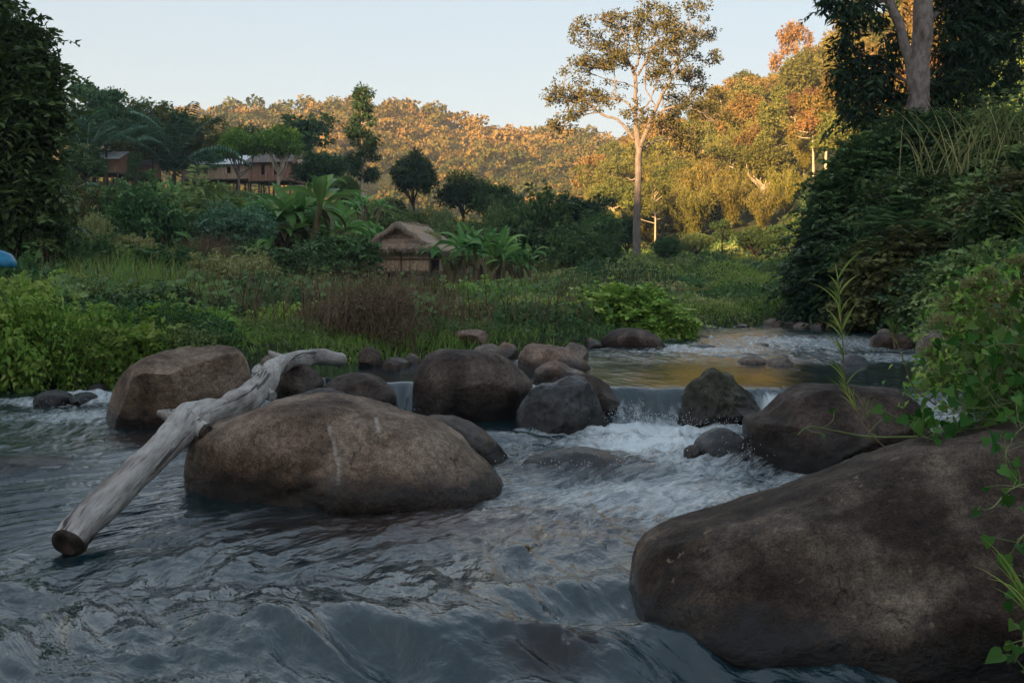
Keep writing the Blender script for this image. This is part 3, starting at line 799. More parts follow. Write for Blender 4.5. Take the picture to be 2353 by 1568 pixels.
boulder('wet slate-coloured pointed boulder streaming with water in the middle of the weir',
        [(1185,965),(1205,915),(1235,882),(1275,878),(1312,866),(1345,872),(1365,900),(1385,945),(1403,982),(1380,1020),(1280,1030),(1200,1010)],
        10.4, .42, M['rock_wet'], cuts=[((.5, -.8, .15), .62, .1), ((-.6, -.7, .3), .62, .1), ((-.1, -.6, .75), .75, .15)], sub=6, rough=.12, lumps=.07)
boulder('low dark boulder tucked behind the lower right of the large brown midstream boulder',
        [(965,975),(985,956),(1040,958),(1100,985),(1150,1030),(1175,1072),(1172,1110),(1120,1160),(1000,1160),(960,1080)],
        8.35, .5, M['rock_dark'], sub=5)
boulder('jagged angular dark boulder with a lichen-pale face standing right of the main water chute',
        [(1562,955),(1568,915),(1588,885),(1610,872),(1635,853),(1672,862),(1705,890),(1735,920),(1746,945),(1740,990),(1680,1010),(1600,1010),(1565,985)],
        10.6, .42, M['rock_mossy'], cuts=[((-.5, -.7, .35), .6, .05), ((.55, -.55, .5), .62, .05), ((.05, -.75, -.6), .66, .05), ((0, -.95, .2), .75, .08)], sub=6, rough=.14, lumps=.08)
boulder('broad dark boulder with a split left face below the hanging reed stalk',
        [(1716,1040),(1718,965),(1760,945),(1800,910),(1850,885),(1930,878),(2020,885),(2080,908),(2110,935),(2120,970),(2118,1010),(2090,1080),(2000,1160),(1850,1190),(1740,1150)],
        8.4, .75, M['rock_dark'], cuts=[((-.70, -.70, -.05), .84, .05), ((-.1, -.72, .68), .82, .3), ((.3, -.9, -.3), .78, .2)], sub=6, rough=.06, lumps=.05, grooves=[(-.55, .4, -.45, -.7, .06, .06)])
boulder('giant rough-grained boulder filling the lower right corner of the view',
        [(1452,1370),(1466,1300),(1510,1243),(1600,1204),(1720,1166),(1850,1124),(1990,1070),(2150,1015),(2352,962),(2600,925),(2900,960),(3100,1150),(3050,1600),(2700,2000),(2200,2050),(1750,1800),(1520,1520)],
        4.55, .95, M['rock_giant'], cuts=[((-.25, -.60, .76), .84, .4), ((-.1, -.9, -.1), .80, .3)], sub=6, rough=.06, lumps=.045)
boulder('rounded boulder left of the narrow spout of water on the weir',
        [(735,905),(750,880),(780,862),(830,858),(875,870),(903,900),(908,930),(890,970),(800,980),(740,950)], 11.3, .45, M['rock_dark'], sub=5, cuts=[((.3, -.85, .3), .8, .3)])
boulder('smooth dark boulder peeking out right behind the crook of the driftwood log',
        [(632,880),(645,850),(672,838),(705,842),(735,865),(742,890),(720,930),(650,930)], 11.8, .35, M['rock_dark'], sub=5)
boulder('low flat dark slab between the log and the boulder by the narrow spout', oval(676, 818, 892, 930), 10.9, .4, M['rock_dark'], sub=4)
boulder('broad rusty-brown boulder in the upper pool behind the weir',
        [(1189,840),(1195,812),(1215,795),(1250,790),(1300,800),(1340,825),(1355,845),(1350,870),(1280,885),(1200,875)], 13.6, .6, M['rock_up'], sub=5, cuts=[((0, -.8, .5), .85, .3)])
boulder('peaked brown boulder right beside the top of the slate-coloured one',
        [(1226,872),(1232,850),(1260,832),(1285,830),(1310,845),(1345,858),(1350,880),(1300,910),(1240,900)], 11.9, .35, M['rock_up'], sub=5)
boulder('long dark wet boulder sloping down into the left edge of the main water chute',
        [(1310,870),(1340,858),(1375,868),(1410,895),(1440,925),(1450,950),(1425,975),(1360,960),(1315,910)], 11.1, .35, M['rock_dark'], sub=5)
boulder('big dark boulder on the far side of the upper pool below the vine-covered mound',
        [(1385,800),(1388,775),(1410,760),(1445,755),(1485,758),(1515,775),(1532,800),(1528,825),(1460,838),(1395,830)], 18.5, .7, M['rock_dark'], sub=5, cuts=[((-.3, -.85, -.2), .75, .2)])
boulder('pale flat boulder half buried in the grass above the weir', [(1045,775),(1050,762),(1080,757),(1112,760),(1125,775),(1120,795),(1060,800)], 16.9, .5, M['rock_up'], sub=4)
boulder('brown-grey boulder just over the top of the biggest rounded weir boulder', oval(1083, 1157, 790, 822, .1), 15.0, .4, M['rock_grey'], sub=4)
boulder('small rust-brown boulder on the grass edge right of the brown-grey one', oval(1138, 1190, 785, 822, -.2), 15.6, .3, M['rock_up'], sub=4)
boulder('pinkish knob of rock just left behind the broad rusty-brown boulder', oval(1200, 1250, 788, 815), 15.2, .3, M['rock_up'], sub=4)
boulder('grey-brown boulder at the right shoulder of the broad rusty-brown boulder', oval(1290, 1352, 787, 825, -.2), 15.6, .35, M['rock_grey'], sub=4)
boulder('pink flat boulder left of the big dark far boulder', oval(1328, 1388, 776, 812, -.2), 18.4, .4, M['rock_up'], sub=4)
boulder('pink rounded stone behind the pink flat boulder', oval(1352, 1392, 772, 795), 19.4, .3, M['rock_up'], sub=4)
boulder('small reddish stone at the foot of the big dark far boulder', oval(1446, 1490, 811, 826), 16.4, .2, M['rock_up'], sub=4)
boulder('dark wedge of rock at the right foot of the big dark far boulder', oval(1500, 1532, 795, 820), 17.8, .3, M['rock_dark'], sub=4)
boulder('black jagged stone in the water below the vine-covered mound', oval(1515, 1562, 782, 800), 20.0, .3, M['rock_dark'], sub=4, lumps=.12)
boulder('left one of a pair of grey stones standing in the upper pool', oval(1692, 1768, 817, 844), 14.6, .3, M['rock_grey'], sub=4)
boulder('right, flatter one of a pair of grey stones standing in the upper pool', oval(1760, 1822, 821, 846, .3), 14.3, .25, M['rock_grey'], sub=4)
boulder('flat stone barely breaking the surface below the pair of grey stones', oval(1804, 1848, 848, 862), 13.4, .2, M['rock_dark'], sub=4)
boulder('wet stone washed over by the rapids behind the hanging reed stalk', oval(1933, 1992, 812, 846), 14.5, .3, M['rock_wet'], sub=4)
boulder('wide dark boulder under the right bank behind the thin reed tuft', [(2003,792),(2012,772),(2040,765),(2075,770),(2095,790),(2092,815),(2010,815)], 18.0, .45, M['rock_dark'], sub=4)
boulder('upright dark-footed boulder beside the pale flowering shrub', [(2113,800),(2125,770),(2150,758),(2185,762),(2200,790),(2195,830),(2120,830)], 15.5, .45, M['rock_grey'], sub=4)
boulder('pale boulder half hidden behind the pale flowering shrub', oval(2190, 2330, 700, 800), 12.0, .5, M['rock_up'], sub=4)
boulder('low boulder left of a pair on the far right shore of the river', oval(1800, 1842, 737, 752), 27, .5, M['rock_up'], sub=4)
boulder('middle boulder of the three on the far right shore of the river', oval(1826, 1862, 740, 756), 26, .5, M['rock_grey'], sub=4)
boulder('flat boulder at the right end of the three on the far right shore', oval(1858, 1905, 741, 757), 25.5, .5, M['rock_up'], sub=4)
boulder('grey round stone on the far grassy spit', oval(1755, 1800, 731, 748), 27.5, .5, M['rock_grey'], sub=4)
boulder('dark stone on the far grassy spit behind the grey round stone', oval(1765, 1795, 722, 738), 29, .4, M['rock_dark'], sub=4)
boulder('small brown stone at the tip of the far grassy spit', oval(1690, 1722, 743, 756), 26.4, .4, M['rock_up'], sub=4)
boulder('long low reddish stone at the left of the far grassy spit', oval(1608, 1650, 746, 756), 26, .5, M['rock_up'], sub=4)
boulder('low dark stone awash in the rapids right of the black jagged stone', oval(1580, 1650, 790, 806), 18.0, .25, M['rock_wet'], sub=4)
boulder('flat grey stone in the rapids near the tip of the far shore', oval(1590, 1632, 768, 780), 21.4, .3, M['rock_grey'], sub=4)
boulder('small dark stone standing alone in the middle of the far rapids', oval(1852, 1880, 772, 785), 20.5, .25, M['rock_dark'], sub=4)
boulder('long reddish stone awash in the centre of the far rapids', oval(1725, 1775, 788, 799), 18.6, .25, M['rock_up'], sub=4)
boulder('grey stone near the right bank behind the wide dark boulder', oval(2018, 2052, 755, 770), 21.5, .3, M['rock_grey'], sub=4)
boulder('dark rounded stone at the foot of the dry brush on the left shore', [(822,825),(830,803),(850,797),(868,808),(877,828),(870,845),(830,845)], 14.2, .3, M['rock_dark'], sub=4)
boulder('flat brown stone on the left shore right of the dry brush', oval(876, 940, 820, 843), 14.0, .3, M['rock_up'], sub=4)
boulder('low dark stone in front of the flat brown shore stone', oval(880, 918, 828, 848), 13.5, .22, M['rock_dark'], sub=4)
boulder('pale shore stone close to the left edge of the biggest weir boulder', oval(925, 965, 812, 838), 14.6, .3, M['rock_up'], sub=4)
boulder('brown shore stone wedged under the far end of the driftwood log', oval(600, 640, 815, 848), 13.6, .3, M['rock_grey'], sub=4)
boulder('dark wet stone in white water near the left bank', oval(82, 162, 895, 928), 12.4, .3, M['rock_wet'], sub=4)
boulder('smaller dark wet stone between the bank stone and the flat-topped boulder', oval(165, 222, 900, 926), 12.5, .25, M['rock_wet'], sub=4)
boulder('dark stone at the foot of the left bank bushes', oval(205, 245, 880, 908), 13.4, .25, M['rock_dark'], sub=4)
boulder('long low dark slab awash at the left edge of the view', oval(-40, 172, 1046, 1082, -.1), 8.15, .3, M['rock_wet'], sub=5)
boulder('sunken brown slab with a sheet of water running over it', oval(1195, 1475, 1030, 1095), 8.15, .38, M['rock_wet'], sub=5)
boulder('wet sunken stone covered by rippling water left of the broad dark boulder', oval(1590, 1725, 985, 1075), 8.5, .34, M['rock_wet'], sub=5)
boulder('small reddish stone poking from the white water', oval(1570, 1610, 1022, 1052), 8.35, .08, M['rock_brown'], sub=4, lumps=.15)
boulder('small wet stone splitting the current at the bottom of the view', [(1303,1490),(1318,1462),(1345,1450),(1380,1458),(1402,1485),(1400,1530),(1350,1550),(1310,1530)], 4.1, .09, M['rock_wet'], sub=5, lumps=.1)

river_surface()

# ------------------------------------------------------------------ driftwood log
def wood_mat():
    m, nt, N, L = new_mat('driftwood_grain')
    cv = N('ShaderNodeCombineXYZ')
    for i, a in enumerate(('gx', 'gy', 'gz')):
        t = N('ShaderNodeAttribute'); t.attribute_name = a; L(t.outputs['Fac'], cv.inputs[i])
    def nz(sc, st, det, ro):
        mp = N('ShaderNodeMapping'); mp.inputs['Scale'].default_value = st; L(cv.outputs[0], mp.inputs['Vector'])
        n = N('ShaderNodeTexNoise'); n.inputs['Scale'].default_value = sc; n.inputs['Detail'].default_value = det; n.inputs['Roughness'].default_value = ro
        n.inputs['Distortion'].default_value = .4; L(mp.outputs[0], n.inputs['Vector']); return n
    a = nz(3.5, (1, 1, .5), 6, .6); g1 = nz(55, (1, 1, .07), 6, .7); g2 = nz(16, (1, 1, .05), 4, .6)
    r = ramp(N, [(.30, (.13, .105, .088)), (.43, (.29, .255, .23)), (.58, (.44, .41, .38)), (.75, (.30, .235, .185))]); L(a.outputs['Fac'], r.inputs[0])
    r1 = ramp(N, [(.34, (.35, .33, .31)), (.48, (1, 1, 1)), (.7, (1.15, 1.15, 1.15))]); L(g1.outputs['Fac'], r1.inputs[0])
    r2 = ramp(N, [(.385, (.18, .16, .15)), (.405, (1, 1, 1))]); L(g2.outputs['Fac'], r2.inputs[0])
    c = r.outputs[0]
    for q in (r1, r2):
        x = N('ShaderNodeMix'); x.data_type = 'RGBA'; x.blend_type = 'MULTIPLY'; x.inputs[0].default_value = 1; L(c, x.inputs[6]); L(q.outputs[0], x.inputs[7]); c = x.outputs[2]
    # soaked dark where it lies in the river
    ge = N('ShaderNodeNewGeometry'); sp = N('ShaderNodeSeparateXYZ'); L(ge.outputs['Position'], sp.inputs[0])
    ma = N('ShaderNodeMath'); ma.operation = 'MULTIPLY_ADD'; L(a.outputs['Fac'], ma.inputs[0]); ma.inputs[1].default_value = -.12; L(sp.outputs['Z'], ma.inputs[2])
    mr = N('ShaderNodeMapRange'); mr.inputs['From Min'].default_value = .0; mr.inputs['From Max'].default_value = .03; mr.inputs['To Min'].default_value = 1; mr.inputs['To Max'].default_value = 0; L(ma.outputs[0], mr.inputs['Value'])
    x = N('ShaderNodeMix'); x.data_type = 'RGBA'; L(mr.outputs[0], x.inputs[0]); L(c, x.inputs[6]); x.inputs[7].default_value = (.035, .028, .022, 1)
    b = N('ShaderNodeBsdfPrincipled'); b.inputs['Roughness'].default_value = .72; L(x.outputs[2], b.inputs['Base Color'])
    b1 = N('ShaderNodeBump'); b1.inputs['Strength'].default_value = .5; b1.inputs['Distance'].default_value = .012; L(g1.outputs['Fac'], b1.inputs['Height'])
    b2 = N('ShaderNodeBump'); b2.inputs['Strength'].default_value = .5; b2.inputs['Distance'].default_value = .02; L(r2.outputs[0], b2.inputs['Height']); L(b1.outputs[0], b2.inputs['Normal'])
    L(b2.outputs[0], b.inputs['Normal'])
    o = N('ShaderNodeOutputMaterial'); L(b.outputs[0], o.inputs['Surface'])
    return m

def driftwood():
    root = empty('driftwood_log', px(430, 990, 7.6))
    tag(root, 'long bleached grey driftwood log lying across the boulders with one sawn end in the water', 'log')
    # column, row, depth, radius (photo units at that depth)
    S = [(156,1246,5.55,47),(192,1203,5.7,48),(250,1148,6.0,46),(310,1088,6.3,44),(360,1040,6.65,42),(400,1000,7.0,40),(428,966,7.3,41),(470,952,7.7,38),(520,943,8.2,36),(568,916,8.8,36),
         (603,884,9.6,31),(622,855,10.4,27),(650,834,11.2,22),(690,822,11.9,19),(735,820,12.5,21),(784,827,12.9,18)]
    pts = []; rad = []
    for u, v, Y, r in S:
        pts.append(px(u, v, Y)[:]); rad.append(r/FOC*Y*(.82 if Y < 7 else .9))
    A = smooth_path(np.concatenate([pts, np.array(rad)[:, None]], 1), 10)
    P = A[:, :3]; R = A[:, 3]
    n = 36; m = len(P)
    g = Geo(); g.tube(P, R, n, .10, 4, cap=False)
    V = g.V[0]
    # muscle-like twist and knots
    k = np.tile(np.arange(n)/n*2*np.pi, m); s = np.repeat(np.arange(m), n)
    cen = P[s]; d = V-cen
    tw = .045*np.sin(k*3+s*.13)+.05*fbm(np.cos(k+s*.03)*2, np.sin(k+s*.03)*2, s*.06, octv=3, seed=8)+.015*fbm(np.cos(k)*9, np.sin(k)*9, s*.05, octv=3, seed=18)
    for ks, kk, amp in ((62, 1.0, .35), (85, 4.0, .25), (112, 2.0, .4), (98, 5.2, .3), (130, 1.2, .35)):
        tw += amp*np.exp(-((s-ks)/3.5)**2-(np.angle(np.exp(1j*(k-kk)))/.6)**2)
    g.V[0] = cen+d*(1+tw)[:, None]
    tv = P[66]-P[58]; tv /= np.linalg.norm(tv); cvw = np.array([0, 0, HC])-P[60]; cvw /= np.linalg.norm(cvw)
    knot = cvw-tv*np.dot(cvw, tv)*.9; knot[0] -= .10; knot[2] -= .22; knot /= np.linalg.norm(knot)
    for ks, (ox, oy, oz), ln, r0 in ((60, (-.95, -.1, .30), .10, .05), (58, tuple(knot), .09, .075), (122, (-.8, -.1, .5), .14, .045), (104, (-.3, -.6, .6), .07, .06), (97, (.6, -.5, -.2), .1, .05)):
        b0 = P[ks]; dr = np.array([ox, oy, oz]); dr /= np.linalg.norm(dr)
        R0 = R[ks]
        q = np.array([b0, b0+dr*R0*.8, b0+dr*(R0+ln*.5), b0+dr*(R0+ln)])
        g.tube(smooth_path(q, 4), np.interp(np.linspace(0, 1, 13), [0, .4, 1], [r0*1.5, r0*1.1, r0*(.3 if ox < -.5 else .9)]), 16, .08, ks)
    nb = len(g.V[0]); al = np.concatenate([[0], np.cumsum(np.linalg.norm(np.diff(P, axis=0), axis=1))])[s]
    me = g.mesh('trunk', wood_mat())
    tot = len(me.vertices); allv = np.concatenate(g.V)
    at3 = [np.concatenate([np.cos(k+al*.5)*R[s], allv[nb:, 0]]), np.concatenate([np.sin(k+al*.5)*R[s], allv[nb:, 2]]), np.concatenate([al, allv[nb:, 1]])]
    for nm, a_ in zip(('gx', 'gy', 'gz'), at3):
        q_ = me.attributes.new(nm, 'FLOAT', 'POINT'); q_.data.foreach_set('value', np.ascontiguousarray(a_, np.float32))
    o = obj('trunk', me, root); o.location = -root.location
    c = Geo()
    ring = g.V[0][:n]; cc = ring.mean(0)
    tgt = P[0]-P[1]; tgt /= np.linalg.norm(tgt)
    vs_ = [ring]; 
    for f_, push in ((.97, .012), (.7, .02), (.4, .012), (.12, .006)):
        w = cc+(ring-cc)*f_+tgt*push
        w = w+tgt*(.012*fbm(ring[:, 0]*25*f_, ring[:, 2]*25*f_, octv=2, seed=4))[:, None]
        vs_.append(w)
    VV = np.concatenate(vs_+[[cc+tgt*.005]])
    ff = [[a*n+i, a*n+(i+1) % n, (a+1)*n+(i+1) % n, (a+1)*n+i] for a in range(4) for i in range(n)]
    c.add(VV, np.array(ff)); c.L.append(np.array([[4*n+i, 4*n+(i+1) % n, 5*n] for i in range(n)]).ravel()); c.S.append(np.full(n, 3))
    e = obj('sawn_end', c.mesh('sawn_end', M['cutwood']), root); e.location = -root.location
    e['label'] = 'dark weathered sawn end with cracks'
    st = Geo()
    b0 = P[58]; dr = knot
    a0 = b0+dr*(R[58]+.09)
    st.tube(np.array([a0-dr*.004, a0+dr*.022]), [.065, .056], 16, .08, 5)
    e = obj('broken_branch_end', st.mesh('broken_branch_end', M['cutwood']), root); e.location = -root.location
driftwood()

# ------------------------------------------------------------------ the tall emergent tree
def z3(X, Y): return ((1300+X*.3826)*.9485, Y*.3826*.9485)
def tall_tree():
    r = np.random.default_rng(21)
    Y0 = 85.0
    base = px(1462, 600, Y0)
    root = empty('tall_tree', (base.x, Y0, gz(base.x, Y0)))
    tag(root, 'tallest tree with a long bare trunk and spreading open crown against the sky', 'tree')
    K = .3826*.9485/FOC*Y0
    limbs = [
     [(632,1640,25),(634,1400,24),(640,1200,22),(643,1000,21),(650,935,21)],
     [(645,940,21),(628,800,16),(627,690,13),(628,550,11),(620,470,12),(600,420,9),(560,380,7),(500,350,6),(440,280,4),(400,200,3)],
     [(620,450,9),(650,350,7),(640,290,6),(615,180,4),(640,80,3)],
     [(640,480,9),(665,430,6),(720,330,5),(760,250,4),(700,120,2)],
     [(618,880,12),(560,800,9),(500,745,8),(420,710,7),(340,640,5),(280,590,4),(200,540,3),(150,560,2)],
     [(420,710,5),(370,680,4),(300,690,3),(230,740,3),(140,800,2)],
     [(614,700,9),(580,650,7),(520,615,6),(440,605,5),(330,598,4),(250,560,3),(180,600,2)],
     [(490,605,4),(480,540,4),(475,460,3),(400,470,2),(320,420,2)],
     [(655,930,17),(700,820,14),(715,760,12),(750,690,11),(790,600,9),(830,530,7),(880,420,6),(880,330,6),(860,250,4),(850,150,3)],
     [(715,770,8),(790,710,7),(870,685,7),(950,700,5),(1010,730,4),(1080,780,3),(1150,770,2)],
     [(640,705,6),(700,665,5),(720,620,4),(750,540,3),(740,480,2)],
     [(800,600,6),(880,640,3),(960,640,3),(1050,700,2)],
     [(880,420,5),(950,340,4),(1040,320,3),(1120,380,2)],
     [(880,330,4),(930,240,3),(1020,190,3),(1100,170,2)],
     [(830,530,5),(930,500,3),(1050,510,2),(1140,570,2)],
     [(652,965,14),(700,920,10),(760,885,7),(850,870,5),(910,900,4),(970,935,3),(1060,930,2)],
     [(850,870,4),(900,840,3),(980,810,2)],
     [(690,860,4),(680,800,3),(665,760,2)],
     [(600,420,6),(540,430,4),(450,420,3),(350,410,2),(290,440,2)],
     [(500,350,4),(420,360,3),(330,300,2),(270,200,2)],
     [(560,380,5),(560,280,4),(520,180,3),(400,140,2)],
     [(628,560,5),(560,530,3),(470,520,2),(300,470,2)],
     [(790,600,5),(820,680,3),(900,760,2)],
     [(750,690,5),(690,560,4),(690,420,3),(720,380,2)],
     [(640,290,4),(720,200,3),(780,100,2)],
     [(950,340,3),(1000,420,2),(1090,460,2)],
     [(930,240,3),(960,130,2),(1000,80,1.5)],
    ]
    g = Geo(); ends = []; sizes = []
    for li, lb in enumerate(limbs):
        pts = []; rd = []
        dirn = r.choice([-1, 1])*r.uniform(.25, .9)
        for X_, Yp, w in lb:
            u, v = z3(X_, Yp); p = px(u, v, Y0)
            dist = abs(X_-640)*K
            if li > 0: p.y += dirn*min(dist, 5.5)*.7
            pts.append(p[:]); rd.append(w*K)
        if li not in (0, 1, 8):
            pass
        A = smooth_path(np.concatenate([pts, np.array(rd)[:, None]], 1), 5)
        A[:, :3] += r.normal(size=(len(A), 3))*.035*(li > 0)
        g.tube(A[:, :3], np.maximum(A[:, 3], .03), 10 if li < 2 else 7, .12, li)
        if li == 0: continue
        n = len(A); start = int(n*(.55 if li in (1, 8) else .45))
        L_ = [(A[-1, :3], 1.0)]
        for q in range(start, n, 1):
            if r.random() < .85:
                b = A[q, :3]; ln = r.uniform(.7, 1.9)
                dr = unit(r.normal(size=3)*[1, 1, .5]+np.array([np.sign(b[0]-base.x)*.35, 0, .45]))
                e = b+dr*ln
                limb_tube(g, b, e, max(A[q, 3]*.5, .035), .02, r, .18, 3, 4)
                L_.append((e, 1.0))
                e2 = b+dr*ln*.55+unit(r.normal(size=3))*.55
                limb_tube(g, b+dr*ln*.5, e2, .025, .012, r, .1, 2, 3)
                L_.append((e2, .7))
        for e, s in L_:
            ends.append(e); q = r.uniform(.30, .60)*s; sizes.append((q*1.25, q*1.25, q*.62))
    rt = np.array(root.location)
    me = g.mesh('trunk', M['bark'])
    o = obj('trunk', me, root); o.location = -root.location
    C = np.array(ends); R = np.array(sizes)
    cm = foliage_mesh('crown', C, R, len(C)*8, 5, .16, .22, .15, LM['tall'], r, droop=.15, shell=.25, up=.3)
    o = obj('crown', cm, root); o.location = -root.location
tall_tree()

# ------------------------------------------------------------------ tree kinds
R0 = np.random.default_rng(3)
PT = {k: [proto_tree(k, R0) for _ in range(n)] for k, n in (('round', 3), ('highround', 2), ('umbrella', 5), ('airy', 3), ('bamboo', 3))}
bank_lt = LM

def tree_at(kind, vi, u, vtop, Y, label, leafm, barkm=None, group=None, name=None, width=1.0, zb=None, cat='tree', hmin=None):
    """tree whose top reaches photo row vtop at depth Y, standing on the terrain"""
    x = (u-CU)/FOC*Y
    z0 = gz(x, Y) if zb is None else zb
    ztop = HC-(vtop-CV)/FOC*Y
    h = max(ztop-z0, 1.0)
    s = h/10.0
    return place_tree(name or 'broadleaf_tree', label, PT[kind][vi % len(PT[kind])], (x, Y, z0), s*width, random.uniform(0, 6.28), leafm, barkm or M['bark_dark'], group, cat, sz=s)

# village trees and dark trees of the middle distance
tree_at('round', 0, 545, 285, 122, 'dark bushy tree left of the two leafy trees by the tin-roofed house', LM['deep'], width=1.05)
tree_at('highround', 0, 548, 300, 92, 'leafy green tree shading the tin-roofed house', LM['bright'], M['bark'], width=.85)
tree_at('highround', 1, 640, 292, 92, 'leafy green tree with a pale forked trunk before the brown-roofed house', LM['bright'], M['bark_pale'], width=.95)
tree_at('airy', 0, 708, 262, 120, 'open dark tree rising behind the brown-roofed house', LM['deep'], width=1.5)
tree_at('round', 0, 735, 345, 98, 'rounded olive tree right of the brown-roofed house', LM['deep'], width=1.1)
tree_at('round', 1, 785, 395, 90, 'lower bushy tree between the rounded olive tree and the slender tree', LM['mid'], width=1.0)
tree_at('round', 2, 950, 345, 95, 'large dark dome-shaped tree above the thatched hut', LM['dark'], width=.72)
tree_at('round', 0, 1065, 388, 96, 'wide dark tree right of the dome-shaped tree', LM['dark'], width=.92)
tree_at('round', 1, 1140, 405, 92, 'dark spreading tree sloping down to the right beside the wide dark tree', LM['deep'], width=.85)
tree_at('round', 2, 1180, 450, 85, 'low dark bushy tree at the right end of the dark tree row', LM['deep'], width=1.2)
tree_at('umbrella', 0, 1345, 435, 75, 'flat-topped dark tree with layered boughs left of the tall trunk', LM['dark'], width=1.1)
tree_at('round', 1, 1305, 495, 66, 'narrow dark evergreen bush left below the flat-topped tree', LM['dark'], width=.75)
tree_at('round', 0, 1375, 478, 72, 'dense green tree just below the flat-topped tree', LM['deep'], width=.95)
tree_at('round', 2, 1440, 490, 95, 'dark round tree directly behind the tall trunk', LM['dark'], width=.7)
tree_at('airy', 1, 215, 182, 100, 'wispy tree with tufted branches at the left skyline', LM['deep'], M['bark_dark'], width=1.1)
tree_at('airy', 2, 245, 205, 98, 'second wispy tree close beside the tufted one', LM['deep'], M['bark_dark'], width=.8)
tree_at('umbrella', 1, 310, 208, 105, 'grey-green open-crowned tree on the left skyline', LM['olive'], M['bark_dark'], width=1.0)
tree_at('umbrella', 2, 350, 232, 100, 'open-crowned tree sloping down right of the grey-green skyline tree', LM['deep'], M['bark_dark'], width=1.0)
tree_at('umbrella', 3, 420, 250, 105, 'thin twiggy tree above the spreading palm', LM['olive'], M['bark'], width=1.1)
tree_at('umbrella', 4, 165, 240, 95, 'hazy green tree behind the large left foreground tree', LM['mid'], width=1.2)
tree_at('round', 0, 190, 330, 80, 'mid-green tree left of the first tin roof', LM['deep'], width=1.0)
tree_at('airy', 0, 312, 350, 84, 'dark open tree in front of the small tin-roofed house', LM['deep'], width=.8)
tree_at('round', 1, 430, 300, 126, 'dark tree mass behind the spreading palm', LM['deep'], width=1.1)
tree_at('round', 2, 330, 300, 118, 'grey-green tree behind the small tin-roofed house', LM['olive'], width=1.2)
tree_at('round', 0, 120, 380, 60, 'dark ivy-hung tree beside the large left foreground tree', LM['deep'], width=1.3)
tree_at('round', 1, 500, 330, 108, 'dark tree filling the gap between palm and leafy trees', LM['deep'], width=.9)

for a in [
  ('umbrella', 0, 255, 430, 62, 'small spreading tree on the slope under the small tin-roofed house', 'mid', 1.0),
  ('round', 1, 175, 440, 58, 'bushy young tree at the foot of the ivy-hung tree', 'leafy', 1.0),
  ('airy', 2, 330, 455, 60, 'thin young tree among the slope shrubs left of centre', 'mid', 1.2),
  ('umbrella', 2, 470, 450, 66, 'low open tree below the tin-roofed long house', 'deep', 1.0),
  ('round', 2, 775, 470, 74, 'bushy small tree under the plank pile', 'mid', 1.1),
  ('airy', 0, 900, 455, 80, 'thin pale-green tree in front of the dome-shaped tree', 'leafy', 1.3),
  ('bamboo', 1, 1010, 455, 84, 'bamboo clump between the dome-shaped tree and the wide dark tree', 'mid', 1.0),
  ('bamboo', 2, 1230, 470, 82, 'bamboo clump at the right end of the dark tree row', 'mid', 1.1),
  ('bamboo', 0, 1090, 495, 70, 'bamboo clump behind the right of the hut', 'leafy', 1.0),
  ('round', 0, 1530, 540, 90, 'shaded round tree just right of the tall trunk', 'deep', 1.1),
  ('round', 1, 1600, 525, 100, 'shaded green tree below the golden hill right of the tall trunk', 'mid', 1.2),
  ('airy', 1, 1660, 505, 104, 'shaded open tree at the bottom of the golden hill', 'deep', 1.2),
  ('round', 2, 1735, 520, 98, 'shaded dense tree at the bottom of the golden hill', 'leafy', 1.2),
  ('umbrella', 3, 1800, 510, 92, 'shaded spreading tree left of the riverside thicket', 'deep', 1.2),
  ('round', 0, 1390, 540, 66, 'dark bushy tree left of the tall trunk foot', 'leafy', 1.0)]:
    tree_at(a[0], a[1], a[2], a[3], a[4], a[5], LM[a[6]], width=a[7])
tree_at('airy', 1, 1832, 52, 215, 'thin half-bare tree standing above the right-hand ridge', LM['russet'], M['bark_pale'], width=.8)
tree_at('airy', 2, 1735, 175, 205, 'small wispy tree on the skyline left of the half-bare one', LM['russet'], M['bark_pale'], width=.9)

# slender conifer-like tree
def slender_tree():
    r = np.random.default_rng(5)
    Y = 88.0; b = px(832, 470, Y); z0 = gz(b.x, Y); top = px(833, 200, Y)
    root = empty('slender_tree', (b.x, Y, z0)); tag(root, 'tall slender feathery tree poking above the far ridge', 'tree')
    H = top.z-z0; g = Geo(); C = []; R = []
    g.tube(np.array([[0, 0, -.5], [.05, 0, H*.4], [-.05, 0, H*.75], [0, 0, H]]), [.16, .12, .07, .02], 7)
    for i in range(44):
        f = r.uniform(.34, .99); a = r.uniform(0, 6.28); prof = np.interp(f, [.34, .45, .6, .72, .8, .9, 1], [1.1, 1.5, 1.15, 1.25, .75, .8, .25])
        q = prof*r.uniform(.45, 1)
        c = np.array([math.cos(a)*q, math.sin(a)*q, f*H-.1*q]); C.append(c); s = r.uniform(.36, .62); R.append((s, s, s*.8))
        limb_tube(g, (0, 0, f*H-.4), c, .05, .015, r, .1, 3, 4)
    obj('trunk', g.mesh('trunk', M['bark_pale']), root)
    obj('crown', foliage_mesh('crown', C, R, 760, 9, .14, .30, .13, LM['dark'], r, droop=.8, shell=.4), root)
slender_tree()

